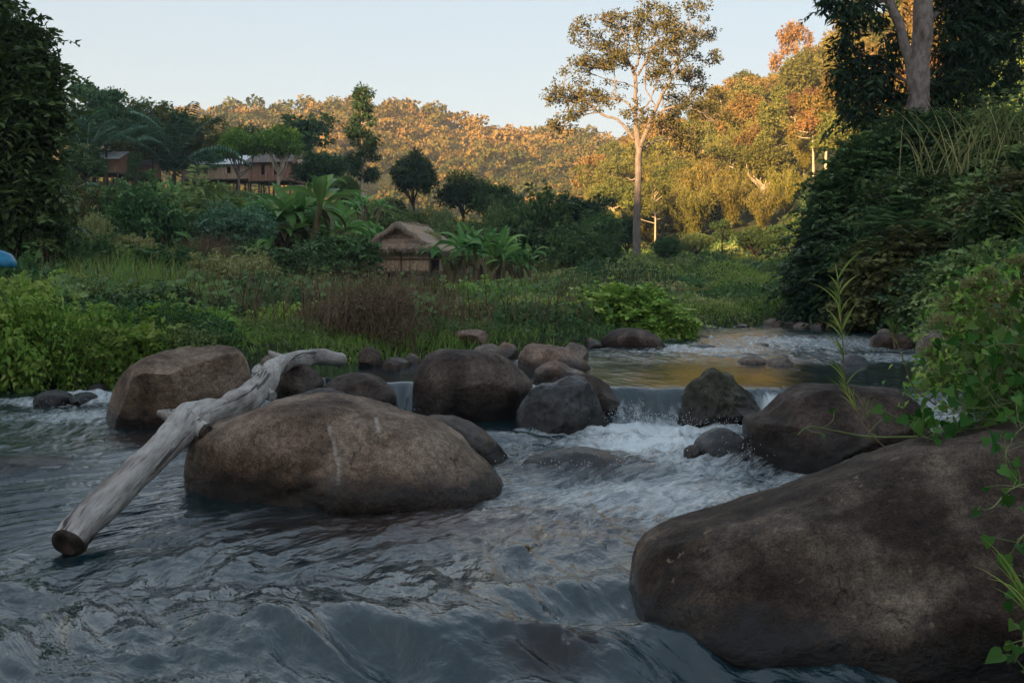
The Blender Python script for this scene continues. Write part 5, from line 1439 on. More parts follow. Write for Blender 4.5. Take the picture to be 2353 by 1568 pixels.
SH = [
 (1, 330, 735, 885, 14.7, 240, 'bright weedy bush at the water just left of the flat-topped boulder', 'bright'),
 (2, 455, 750, 862, 15.0, 230, 'low weedy bush hidden behind the flat-topped boulder', 'mid'),
 (0, 545, 765, 850, 15.3, 170, 'small green bush right of the flat-topped boulder top', 'bright'),
 (2, 205, 740, 900, 14.3, 200, 'short weedy bush at the water between the edge bush and the stones', 'bright'),
 (1, 820, 770, 835, 15.6, 110, 'green leafy bush at the far end of the driftwood log', 'mid'),
 (2, 1400, 720, 790, 23.0, 160, 'weedy bush at the left foot of the vine-covered mound', 'mid'),
 (0, 1620, 690, 750, 30.0, 130, 'small olive bush on the far grassy spit', 'rust'),
 (2, 1690, 680, 745, 31.0, 130, 'pale weedy bush in the middle of the far spit', 'flower'),
 (1, 1760, 685, 745, 30.5, 120, 'green weedy bush at the right of the far spit', 'mid'),
 # left bank hedge along the water
 (0, 20, 655, 905, 14.0, 330, 'tall bright weedy bush at the left edge hanging over the water', 'bright'),
 (2, 140, 690, 900, 14.4, 260, 'second weedy bush from the left on the river edge', 'bright'),
 (1, 260, 705, 880, 15.2, 240, 'leafy bush behind the top of the flat-topped boulder', 'bright'),
 (2, 380, 690, 850, 16.0, 260, 'pale-tipped bush above the flat-topped boulder', 'grass'),
 (0, 480, 720, 840, 16.0, 220, 'green bush right above the flat-topped boulder', 'bright'),
 (1, 90, 640, 820, 17.5, 280, 'broad-leaved bush behind the left edge hedge', 'mid'),
 (3, 30, 600, 760, 21.0, 260, 'dark leafy bush below the blue tarpaulin', 'deep'),
 (0, 230, 665, 800, 19.0, 260, 'dense bush in the middle of the left bank', 'mid'),
 (2, 640, 760, 800, 17.6, 120, 'dark-leaved bush behind the far end of the log', 'deep'),
 (2, 590, 700, 800, 20.0, 200, 'mixed green bush behind the log end', 'mid'),
 (1, 700, 725, 815, 19.0, 180, 'dense green bush left of the dry brush', 'mid'),
 # band behind
 (2, 150, 560, 700, 27.0, 240, 'dark bush in front of the ivy-hung tree', 'deep'),
 (0, 380, 600, 700, 28.0, 240, 'dark green thicket in the middle of the left bank slope', 'deep'),
 (2, 530, 600, 700, 27.0, 200, 'pale flowering weed bush on the slope', 'flower'),
 (0, 700, 590, 660, 36.0, 170, 'dark shrub at the foot of the largest banana clump', 'deep'),
 (1, 760, 570, 650, 38.0, 160, 'shrub between the banana clump and the hut', 'deep'),
 (0, 800, 560, 640, 44.0, 150, 'dark bush just left of the thatched hut', 'deep'),
 (2, 250, 460, 560, 46.0, 190, 'brown-green shrub on the slope below the small tin-roofed house', 'rust'),
 (0, 330, 480, 600, 42.0, 170, 'deep green shrub on the left slope', 'deep'),
 (3, 460, 470, 580, 46.0, 180, 'feathery green shrub in the middle of the slope', 'mid'),
 (2, 545, 500, 590, 44.0, 150, 'blue-green shrub left of the largest banana clump', 'blue'),
 (2, 215, 520, 610, 38.0, 60, 'column of yellowish creeper on the left slope', 'flower'),
 (0, 880, 470, 560, 66.0, 150, 'green thicket behind and left of the hut', 'mid'),
 (2, 930, 480, 550, 70.0, 160, 'hazy green thicket above the hut roof', 'mid'),
 (2, 1060, 500, 580, 66.0, 160, 'light green thicket right behind the hut', 'mid'),
 (2, 990, 528, 570, 60.0, 60, 'pale puff of a bush at the right of the hut ridge', 'flower'),
 (0, 1240, 500, 620, 62.0, 150, 'dark green thicket right of the banana plants', 'deep'),
 (2, 1180, 500, 600, 64.0, 120, 'green thicket behind the smaller banana clump', 'mid'),
 (0, 1320, 560, 650, 58.0, 140, 'dark bush left of the tall trunk base', 'deep'),
 (2, 1412, 600, 680, 50.0, 120, 'pale olive shrub left of the foot of the tall trunk', 'flower'),
 (0, 1480, 590, 680, 56.0, 150, 'green bush around the foot of the tall trunk', 'mid'),
 (2, 1560, 600, 690, 55.0, 150, 'green bush right of the foot of the tall trunk', 'mid'),
 (0, 1640, 590, 700, 62.0, 170, 'shaded bush at the bottom of the sunlit hill', 'deep'),
 (2, 1730, 600, 700, 60.0, 170, 'round shaded bush above the white pipe', 'mid'),
 (0, 1800, 610, 710, 52.0, 150, 'dark bush next to the riverside thicket', 'deep'),
 (3, 1650, 640, 715, 45.0, 160, 'low leafy bush above the far grassy spit', 'mid'),
 (2, 1820, 670, 745, 33.0, 120, 'brown-green reedy shrub on the far shore', 'rust'),
 (2, 1880, 668, 748, 31.0, 110, 'dry olive shrub at the far bend of the river', 'rust'),
 (0, 1905, 705, 752, 29.0, 80, 'dark clump of leaves low at the river bend', 'deep'),
 # middle foreground bank
 (2, 905, 665, 770, 20.0, 200, 'olive bush behind the dry brush in front of the hut', 'rust'),
 (2, 960, 650, 760, 24.0, 180, 'yellowish weedy bush at the right of the dry brush', 'rust'),
 (2, 1010, 690, 765, 20.5, 140, 'weedy bush over the pale flat boulder', 'flower'),
 (0, 1090, 672, 750, 26.0, 180, 'fresh green bush below the lush banana clump', 'bright'),
 (2, 1170, 700, 785, 20.5, 200, 'pale flowering weeds right of the pale flat boulder', 'flower'),
 (1, 1250, 705, 790, 19.8, 180, 'green weedy bush left of the vine-covered mound', 'mid'),
 (0, 1300, 660, 740, 28.0, 180, 'green bush behind the pale flowering weeds', 'mid'),
 (2, 1560, 690, 760, 30.0, 150, 'low shrub right behind the vine-covered mound', 'mid'),
]
for s in SH:
    k_ = 1.0 if s[4] < 24 or 780 < s[1] < 1070 or s[1] > 1390 else 1.22 if s[4] < 36 else 1.4
    shrub(s[0], s[1], s[3]-(s[3]-s[2])*k_, s[3], s[4], s[5]*k_, s[6], s[7])

def mound(label, name, u, vtop, vbase, Y, width, mat, seed, depth=1.0, ln=.10, wd=.07, clumps=2600, per=10, cat='bush', parts=9):
    """a big creeper-covered heap with a wavy outline"""
    r = np.random.default_rng(seed); b = px(u, vbase, Y); h = (vbase-vtop)/FOC*Y; w = width/FOC*Y/2
    C = [[0, 0, h*.25]]; R = [[w*.8, w*.8*depth, h*.6]]
    for i in range(parts):
        a = r.uniform(0, 6.28); q = r.uniform(.3, .8); C.append([math.cos(a)*w*q, math.sin(a)*w*depth*q, h*(.62-.55*q*q)+r.uniform(-.05, .1)*h]); s = r.uniform(.3, .5); R.append([w*s, w*s*depth, h*s*.75])
    root = empty(name, b); tag(root, label, cat)
    g = Geo()
    for i in range(8): limb_tube(g, (r.normal()*.2, r.normal()*.2, -.3), C[1+i % parts], .05, .015, r, .15, 4, 5)
    mesh_obj('stem', g, M['bark_dark'], root, True)
    obj('foliage', foliage_mesh('foliage', C, R, int(clumps*.78), per+1, .19, ln*1.15, wd*1.15, LM[mat], r, droop=.35, shell=.62, flat=.38, sprays=int(clumps*.13), slen=ln*6), root)
mound('rounded vine-covered mound on the bank above the big dark far boulder', 'vine_mound', 1432, 662, 790, 21.5, 200, 'bright', 3, .8, .12, .085, 2600, 10)
mound('lower trailing part of vines falling to the water right of the mound', 'vine_mound', 1510, 705, 795, 21.0, 120, 'bright', 4, .8, .10, .05, 1300, 10)
for i, (lb, u, vt, vb, Y, w, mt, ln, wd, cl) in enumerate([
 ('creeper-covered heap at the middle of the left hedge', 330, 668, 800, 17.5, 250, 'leafy', .085, .06, 1500),
 ('low dark creeper heap behind the flat-topped boulder', 500, 690, 800, 18.5, 220, 'deep', .085, .05, 1300),
 ('bright weedy heap between the log end and the dry brush', 670, 705, 815, 18.0, 190, 'bright', .08, .045, 1300),
 ('dark leafy heap above the log end', 600, 655, 760, 23.0, 200, 'deep', .10, .06, 1300),
 ('grey-green weedy heap in the middle of the left bank', 420, 625, 740, 26.0, 230, 'blue', .13, .03, 1300),
 ('olive weedy heap left of the dry brush', 720, 640, 740, 26.0, 190, 'weed', .10, .05, 1300),
 ('dark heap of creepers far left behind the hedge', 215, 600, 720, 28.0, 230, 'deep', .13, .09, 1300),
 ('pale flowering heap right of the dry brush', 1120, 690, 775, 20.5, 170, 'flower', .06, .04, 1500),
 ('bright weedy heap right of the thatched hut', 1180, 655, 730, 30.0, 190, 'bright', .10, .06, 1300),
 ('dark leafy heap before the tiny thatched shelter', 1280, 660, 740, 31.0, 160, 'deep', .12, .08, 1200),
 ('olive heap behind the vine-covered mound', 1530, 650, 735, 36.0, 190, 'weed', .12, .06, 1200),
 ('shaded green heap at the back of the far spit', 1650, 655, 735, 38.0, 190, 'leafy', .13, .08, 1200),
 ('rounded dark heap halfway up the left slope', 560, 560, 640, 38.0, 150, 'deep', .14, .09, 1100),
 ('yellowish heap of creepers halfway up the left slope', 300, 545, 640, 38.0, 150, 'weed', .13, .08, 1100)]):
    mound(lb, 'creeper_heap', u, vt, vb, Y, w, mt, 200+i, .8, ln, wd, cl, 10, parts=8)
# big riverside thicket on the right bank
TH = [
 ('round glossy dark bush at the left end of the right bank thicket', 1925, 470, 740, 28.0, 200, 'dark', .17, .09, 3400),
 ('lower glossy dark bush touching the river under the thicket', 1950, 590, 742, 27.0, 210, 'dark', .17, .09, 2600),
 ('dark broadleaf bush climbing below the two-stemmed tree', 2010, 300, 600, 29.0, 240, 'deep', .17, .10, 4200),
 ('dark green bush wrapped round the foot of the two-stemmed tree', 2110, 228, 470, 29.5, 270, 'deep', .15, .08, 4200),
 ('brown-leaved creeper heap in the middle of the thicket', 2090, 380, 600, 26.5, 230, 'leafy', .16, .10, 3000),
 ('bamboo-leaved bush in front of the thicket', 2130, 450, 720, 25.5, 260, 'deep', .26, .055, 4200),
 ('brown and green creeper heap low over the river', 2080, 540, 745, 24.8, 260, 'rust', .15, .11, 3200),
 ('dark overhanging bush at the water below the brown creeper', 2180, 620, 770, 23.8, 260, 'dark', .16, .08, 2800),
 ('light green grassy bush high on the right bank', 2290, 240, 520, 28.0, 260, 'mid', .22, .05, 3600),
 ('leafy climber curtain right of the bamboo-leaved bush', 2250, 400, 640, 25.0, 240, 'mid', .15, .11, 3800),
 ('ochre-tinted climber heap at the right edge of the view', 2350, 380, 620, 22.0, 240, 'rust', .13, .08, 3200),
 ('dark green thicket low at the right edge of the view', 2310, 540, 780, 21.5, 280, 'deep', .13, .08, 3600),
 ('light green climber bush on the slope at the right edge', 2340, 440, 640, 19.0, 260, 'leafy', .13, .09, 3000),
 ('yellow-green leafy bush above the flowering shrub', 2300, 560, 760, 17.5, 250, 'mid', .11, .07, 2600),
 ('deep green bush between the thicket and the flowering shrub', 2210, 600, 790, 19.5, 200, 'leafy', .12, .07, 2400),
]
for i, (lb, u, vt, vb, Y, w, mt, ln, wd, cl) in enumerate(TH):
    mound(lb, 'riverside_bush', u, vt, vb, Y, w, mt, 50+i, .9, ln, wd, cl, 10, parts=11)

# two-stemmed tree on the right bank
def riverside_tree():
    r = np.random.default_rng(91); Y = 30.0
    root = empty('riverside_tree', px(2112, 300, Y)); tag(root, 'two-stemmed tree with a pale blotched trunk and dark drooping foliage at the upper right', 'tree')
    g = Geo(); C = []; R = []
    def limb(pts, n=12, w=.1, seed=1):
        A = smooth_path([tuple(px(u, v, Y+dy))+(q/FOC*Y,) for u, v, dy, q in pts], 7)
        g.tube(A[:, :3], A[:, 3], n, w, seed); return A
    limb([(2108,330,0,26),(2110,240,0,24),(2112,170,0,23),(2118,90,0,22),(2120,0,0,21),(2118,-120,.2,18),(2125,-260,.4,12),(2110,-380,.6,6)], 16, .12, 2)
    limb([(2105,215,0,18),(2092,150,0,12),(2078,105,0,11),(2066,60,.1,11),(2045,10,.2,11),(2025,-60,.3,9),(1990,-160,.5,6),(1960,-250,.6,3)], 12, .12, 3)
    limb([(2040,0,.2,5),(2010,8,.2,4),(1985,22,.2,3),(1950,5,.1,2.5),(1915,5,0,2)], 7, .1, 4)
    limb([(2120,-60,.2,8),(2180,-100,0,6),(2260,-90,-.3,4),(2330,-40,-.5,2)], 7, .1, 5)
    limb([(2118,60,.3,7),(2170,20,.6,5),(2230,10,.9,3),(2290,40,1.0,2)], 7, .1, 6)
    limb([(2110,200,.3,5),(2050,170,.8,4),(1990,130,1.0,2.5),(1950,100,1.0,2)], 7, .1, 7)
    def blob(u, v, dy, ru, rv): C.append(px(u, v, Y+dy)[:]); R.append((ru/FOC*Y, ru/FOC*Y*.8, rv/FOC*Y))
    for a in [(1925,15,.1,28,22),(1960,25,.1,28,26),(1905,-5,.1,20,18),(1990,5,.2,30,22),(1950,60,.4,16,20),(1945,100,.9,30,22),(1975,150,1,34,30),(1940,190,1,28,34),(1985,220,1,36,34),
              (2020,180,1,34,34),(2045,130,1,30,28),(1955,250,1,30,24),(1925,165,1,18,22),(2060,90,1,24,22),(2000,270,1,40,26),(2060,220,1.2,40,30),(2015,40,.6,20,14),
              (2180,40,.8,44,44),(2230,70,.9,46,46),(2190,120,1,46,44),(2250,140,1,44,44),(2210,190,1,50,44),(2160,200,1.2,34,40),(2280,30,.8,42,40),(2300,90,.8,36,34),(2240,0,.8,50,36),
              (2180,-40,.8,60,50),(2300,-40,.6,60,50),(2060,-70,.5,70,40),(1960,-80,.4,60,40),(2150,-150,.4,100,60),(2000,-190,.4,80,50),(2130,-300,.5,120,70),(2260,-180,.4,80,60),
              (2290,200,1,30,26),(2320,160,.9,26,30),(2340,40,.7,20,30),(2330,210,1,20,20),(2250,240,1.1,40,20),(2160,260,1.1,30,26),(2330,110,.8,20,20)]: blob(*a)
    o = obj('trunk', g.mesh('trunk', M['bark_blotch']), root); o.location = -root.location
    o = obj('crown', foliage_mesh('crown', C, R, 2300, 8, .17, .27, .085, LM['dark'], r, droop=.9, shell=.3, follow=.3, sprays=260, slen=.8), root); o.location = -root.location
riverside_tree()

# large tree at the left edge
def left_tree():
    r = np.random.default_rng(92); Y = 26.0
    root = empty('large_tree', px(-20, 600, Y)); tag(root, 'large dark glossy-leaved tree filling the left edge of the view', 'tree')
    g = Geo(); C = []; R = []
    A = smooth_path([tuple(px(u, v, Y+1.2))+(q/FOC*Y,) for u, v, q in ((-20, 640, 30), (-10, 500, 26), (-30, 350, 22), (-20, 200, 16), (-10, 100, 8))], 6)
    g.tube(A[:, :3], A[:, 3], 12, .15, 3)
    for u, v in ((60, 300), (90, 180), (40, 90), (-80, 200), (80, 380)): limb_tube(g, A[14, :3], np.array(px(u, v, Y+.5)), .12, .03, r)
    def blob(u, v, dy, ru, rv): C.append(px(u, v, Y+dy)[:]); R.append((ru/FOC*Y, ru/FOC*Y, rv/FOC*Y))
    for a in [(20,70,0,40,26),(60,85,0,36,28),(85,115,0,26,34),(10,120,0,60,50),(60,160,-.2,52,46),(105,175,0,26,26),(110,225,0,28,22),(70,230,-.3,50,46),(15,220,-.2,70,60),(100,275,0,30,34),
              (50,300,-.3,60,50),(95,320,0,30,30),(10,330,0,70,60),(60,370,0,44,44),(-60,120,0,90,80),(-80,260,0,100,90),(-60,400,0,90,80),(30,420,-.2,56,56),(75,430,0,40,40),(60,490,-.2,46,56),(10,510,-.3,70,70),(100,400,0,20,24),(110,500,0,36,44),(60,550,-.3,60,40),(-90,-20,0,100,70)]: blob(*a)
    o = obj('trunk', g.mesh('trunk', M['bark_dark']), root); o.location = -root.location
    o = obj('crown', foliage_mesh('crown', C, R, 3300, 9, .21, .24, .11, LM['leafy'], r, droop=.45, shell=.45, follow=.5, sprays=520, slen=1.0), root); o.location = -root.location
left_tree()

# ------------------------------------------------------------------ dry brush
def dry_brush(label, u, v, Y, w, h, n, seed):
    r = np.random.default_rng(seed); b = px(u, v, Y); W = w/FOC*Y/2; Hh = h/FOC*Y
    root = empty('dry_brush', b); tag(root, label, 'brush')
    g = Geo(); P = []; D = []
    for i in range(n):
        a = r.uniform(0, 6.28); q = abs(r.normal())*W*.8; x0 = np.array([r.normal()*W*.5, r.normal()*W*.35, 0])
        e = x0+np.array([math.cos(a)*q*.6, math.sin(a)*q*.4, Hh*r.uniform(.35, 1.05)])
        mid = (x0+e)/2+r.normal(size=3)*.12
        pts = smooth_path(np.array([x0, mid, e]), 4); g.tube(pts, np.linspace(.010, .003, len(pts)), 3, cap=False)
        for k in range(6):
            t = r.uniform(.3, 1); p = x0*(1-t)+e*t; p2 = p+unit(r.normal(size=3)+[0, 0, .6])*r.uniform(.12, .4)
            g.tube(np.array([p, p2]), [.004, .002], 3, cap=False); P.append(p2); D.append(p2-p)
    mesh_obj('twigs', g, M['stem_dry'], root)
    P = np.repeat(np.array(P), 3, 0); D = np.repeat(np.array(D), 3, 0)+r.normal(size=(len(P), 3))*.4
    V, F = leaf_arrays(P+r.normal(size=P.shape)*.05, D, r.normal(size=P.shape), .05, .025, r)
    obj('dead_leaves', mesh_np('dead_leaves', V, F, LM['dry'], np.repeat(r.random(len(P)), 4), smooth=False), root)
dry_brush('tangled brown dry brush on the shore in front of the thatched hut', 850, 815, 16.0, 190, 170, 260, 1)
dry_brush('thin reddish dry twigs left of the tangled brown brush', 765, 820, 17.0, 150, 130, 170, 2)
dry_brush('dark tangle of dead twigs right of the tangled brown brush', 930, 790, 19.0, 170, 125, 260, 3)
dry_brush('brown dead grass stems beside the small bright banana plant', 480, 625, 34.0, 120, 85, 160, 4)

def heart_leaf(g, p, d, nrm, L_, tint):
    d = np.array(d)/np.linalg.norm(d); s = np.cross(d, nrm); s /= np.linalg.norm(s); up = np.cross(s, d)
    o = [(0, 0), (-.12, .20), (-.10, .38), (.10, .50), (.35, .46), (.65, .26), (1.0, 0)]
    mid = [p+d*a*L_ for a in (0, .05, .1, .2, .4, .68, 1.0)]
    Rr = [p+d*a*L_+s*b*L_+up*b*.35*L_ for a, b in o]; Ll = [p+d*a*L_-s*b*L_+up*b*.35*L_ for a, b in o]
    V = np.array(mid+Rr+Ll); V = V-up*(np.tile([0, .0, .0, .01, .03, .09, .2], 3)*L_)[:, None]
    i = np.arange(6)
    F = np.concatenate([np.stack([i, i+7, i+8, i+1], 1), np.stack([i+1, i+15, i+14, i], 1)])
    g.add(V, F, tint)


# ------------------------------------------------------------------ ground cover and grass (nobody could count them)
def ground_cover():
    r = np.random.default_rng(66)
    n = 560000
    Y = np.exp(r.uniform(math.log(12.5), math.log(125), n)); u = r.uniform(-250, 2600, n)
    xt = r.integers(0, 14, n) == 0                            # the near right bank, beside the viewer
    Y = np.where(xt, r.uniform(2.5, 13, n), Y); u = np.where(xt, CU+FOC*r.uniform(.45, 1.9, n), u)
    x = (u-CU)/FOC*Y
    k = river_sd(x, Y) > .05+.35*r.random(n)
    k &= ~((u > 1950) & (u < 2250) & (Y < 20)) & ~((Y < 12.5) & (x < 3.6+.1*Y))
    x, Y, u = x[k], Y[k], u[k]; n = len(x)
    z = ground(x, Y)
    s = river_sd(x, Y)
    def bumps(cs, seed):
        jx = x/cs; jy = Y/cs; bx = np.floor(jx); by = np.floor(jy); best = np.full(n, 9.0); bid = np.zeros(n)
        for ox in (-1, 0, 1):
            for oy in (-1, 0, 1):
                cx, cy_ = bx+ox, by+oy
                px_ = cx+_hash(cx, cy_, cx*0, seed); py_ = cy_+_hash(cx, cy_, cx*0, seed+1)
                q = (jx-px_)**2+(jy-py_)**2; idd = _hash(cx, cy_, cx*0, seed+2)
                q = q/(.5+.9*idd); k_ = q < best; best = np.where(k_, q, best); bid = np.where(k_, idd, bid)
        return np.sqrt(np.clip(1-best*1.25, 0, 1)), bid
    b1_, id1 = bumps(1.6, 101); b2_, id2 = bumps(3.4, 202)
    far_ = sstep(24, 50, Y)
    hh = ((.05+.34*b1_*(.3+id1))*(1-.4*far_)+far_*(.80*b2_*(.25+id2)))*sstep(0, 2.0, s)+.03
    hh = hh*(.55+.9*np.clip(.5+fbm(x*.3, Y*.3, octv=2, seed=81), 0, 1))
    hut = np.exp(-((u-945)/150)**4)*sstep(22, 30, Y)*sstep(64, 60, Y); hous = sstep(72, 84, Y)*sstep(900, 700, u)
    ri = sstep(1150, 1300, u)*sstep(40, 50, Y)
    hh = hh*(1-.80*hut)*(1-.75*hous)
    lowg = np.exp(-((u-980)/230)**2)*sstep(19, 15, Y)       # short grass shore by the weir
    hh = hh*(1-.75*lowg)
    top = z+hh*(r.random(n)**.35)
    sz = np.clip(.0033*Y, .05, .5)*r.uniform(.6, 1.4, n)
    idm = np.where(far_ > .5, id2, id1)
    typ = (idm*7.3) % 1+r.normal(size=n)*.08
    P = np.stack([x, Y, top], 1)
    D = r.normal(size=(n, 3))*.7+np.array([0, -.15, .35]); Nn = np.array([0, -.3, .9])+r.normal(size=(n, 3))*.45
    tt = np.clip(.30+.30*fbm(x*1.3, Y*1.3, octv=3, seed=83)+.7*((idm*13.7) % 1-.35)+r.normal(size=n)*.16, 0, 1)
    for nm, lab, lo, hi, mt, wr in (('undergrowth', 'dark green undergrowth filling the hollows of the banks', -9, .28, 'deep', .6), ('leafy_undergrowth', 'mid green leafy undergrowth on the banks', .28, .58, 'mid', .6),
                                ('ground_cover', 'bright green weeds covering the banks', .58, .86, 'bright', .42), ('faded_weeds', 'brownish and pale flowering weeds scattered over the banks', .86, 9, 'weed', .3)):
        sel = (typ >= lo) & (typ < hi)
        V, F = leaf_arrays(P[sel], D[sel], Nn[sel], sz[sel]*1.3, sz[sel]*wr, r)
        o = obj(nm, mesh_np(nm, V, F, LM[mt], np.repeat(tt[sel], 4), smooth=False)); tag(o, lab, kind='stuff')
    # dry stalks sticking up through the weeds
    nd = 5200; Yd = np.exp(r.uniform(math.log(14.5), math.log(62), nd)); ud = r.uniform(-150, 1560, nd); xd = (ud-CU)/FOC*Yd
    kd = (river_sd(xd, Yd) > .6) & (fbm(xd*.45, Yd*.45, octv=2, seed=96) > .02); xd, Yd = xd[kd], Yd[kd]; nd = len(xd)
    Pd = np.stack([xd, Yd, ground(xd, Yd)+.15], 1)
    V, F = leaf_arrays(Pd, r.normal(size=(nd, 3))*[.3, .3, 0]+[0, 0, 1], r.normal(size=(nd, 3)), r.uniform(.4, 1.0, nd)*(1+Yd*.012), .006+.0007*Yd, r)
    od = obj('dry_stalks', mesh_np('dry_stalks', V, F, LM['dry'], np.repeat(r.random(nd), 4), smooth=False)); tag(od, 'dry brown stalks poking out of the bank weeds', kind='stuff')
    # broad leaves standing out of the weeds
    n2 = 2600; Yb = np.exp(r.uniform(math.log(17), math.log(34), n2)); ub = r.uniform(-100, 1560, n2); xb = (ub-CU)/FOC*Yb
    kb = (river_sd(xb, Yb) > .5) & (fbm(xb*.5, Yb*.5, octv=2, seed=95) > 0); xb, Yb = xb[kb], Yb[kb]; n2 = len(xb)
    gb = Geo(); hb_ = Geo(); zb_ = ground(xb, Yb)
    for i in range(n2):
        hq = r.uniform(.35, .85)*(1 if Yb[i] > 17 else .8); p0 = np.array([xb[i], Yb[i], zb_[i]]); p1 = p0+[r.normal()*.12, r.normal()*.12-.05, hq]
        heart_leaf(gb, p1, r.normal(size=3)*.5+[0, -.4, -.5], np.array([0, -.5, .8])+r.normal(size=3)*.3, r.uniform(.08, .17), float(r.random())*.45)
    ob = obj('broad_leaves', gb.mesh('broad_leaves', LM['mid'])); tag(ob, 'broad heart-shaped leaves standing out of the left bank weeds', kind='stuff')
    # grass blades
    n = 120000
    Y = np.exp(r.uniform(math.log(12.5), math.log(48), n)); u = r.uniform(-150, 2300, n); x = (u-CU)/FOC*Y
    s = river_sd(x, Y)
    w = .10+.9*np.exp(-((u-960)/300)**2)*sstep(20, 15, Y)+.5*np.exp(-((u-1680)/160)**2)*sstep(34, 26, Y)+1.2*np.exp(-((u-300)/240)**2)*(np.abs(Y-26) < 5)
    k = (s > .02) & (r.random(n) < w) & ~((u > 1950) & (Y < 20)); x, Y, u = x[k], Y[k], u[k]; n = len(x); z = ground(x, Y)
    ln = np.clip(.012*Y, .16, .5)*r.uniform(.6, 1.5, n)*(1+1.6*np.exp(-((u-300)/240)**2)*(np.abs(Y-26) < 5))
    P = np.stack([x, Y, z], 1); lean = r.normal(size=(n, 3))*[.35, .35, 0]+[0, 0, 1]
    V, F = leaf_arrays(P, lean, r.normal(size=(n, 3)), ln, .012+.0009*Y, r)
    o = obj('grass', mesh_np('grass', V, F, LM['grass'], np.repeat(np.clip(r.normal(.5, .25, n), 0, 1), 4), smooth=False)); tag(o, 'fine green grass along the shore', kind='stuff')
ground_cover()

# ------------------------------------------------------------------ plants close to the camera on the right
def vine(label, P, r, Ls, nl, mats=('stem_green', 'fresh'), off=.07, thick=.004):
    P = smooth_path(np.array([px(*q)[:] for q in P]), 8)
    root = empty('vine', P[0]); tag(root, label, 'vine')
    g = Geo(); g.tube(P, np.linspace(thick, thick*.5, len(P)), 6); 
    lf = Geo()
    for k in range(nl):
        q = P[int(r.integers(2, len(P)))]; e = q+r.normal(size=3)*off+[0, 0, off*.3]
        g.tube(smooth_path(np.array([q, (q+e)/2+r.normal(size=3)*.01, e]), 3), .0018, 4, cap=False)
        heart_leaf(lf, e, r.normal(size=3)*.6+[-.2, -.3, -.6], np.array([-.1, -.75, .55])+r.normal(size=3)*.35, Ls*r.uniform(.6, 1.25), float(r.random()))
    o = mesh_obj('stem', g, M[mats[0]], root, True); o.location = -root.location
    o = obj('leaves', lf.mesh('leaves', LM[mats[1]]), root); o.location = -root.location
RV = np.random.default_rng(12)
vine('thin pale vine runner reaching left over the giant boulder', [(2110,1003,4.7),(2000,1003,4.6),(1920,990,4.5),(1860,980,4.4),(1832,998,4.4)], RV, .04, 4, thick=.006)
for i, (lb, P, Ls, nl, off) in enumerate([
 ('heart-leaved vine lying along the top of the giant boulder', [(2352,960,4.9),(2260,965,4.8),(2180,985,4.75),(2100,1000,4.7)], .055, 60, .09),
 ('heart-leaved vine sprawling from the right edge above the boulder', [(2420,850,5.0),(2330,880,4.9),(2260,910,4.8),(2190,945,4.8)], .058, 110, .13),
 ('dense heart-leaved vine mass at the right edge', [(2420,780,5.1),(2340,800,5.0),(2290,850,5.0),(2340,920,4.9)], .06, 140, .15),
 ('looping pale vine stem with leaves in front of the flowering shrub', [(2400,800,4.6),(2300,790,4.6),(2255,810,4.6),(2250,860,4.7),(2290,930,4.6)], .045, 18, .06),
 ('leafy vine dangling down the face of the giant boulder', [(2380,960,4.0),(2330,1000,3.9),(2310,1060,3.8),(2350,1120,3.7)], .045, 20, .06),
 ('small curled vine shoot on the face of the giant boulder', [(2390,1100,3.6),(2320,1125,3.6),(2280,1165,3.55),(2245,1170,3.5)], .04, 8, .03),
 ('vine leaves low at the right edge by the grass tuft', [(2420,1180,3.5),(2350,1230,3.4),(2320,1300,3.4),(2350,1400,3.3)], .045, 12, .06),
 ('vine leaves at the lower right corner', [(2420,1420,3.3),(2360,1470,3.2),(2330,1520,3.2)], .055, 8, .05)]):
    vine(lb, P, RV, Ls, nl, off=off)

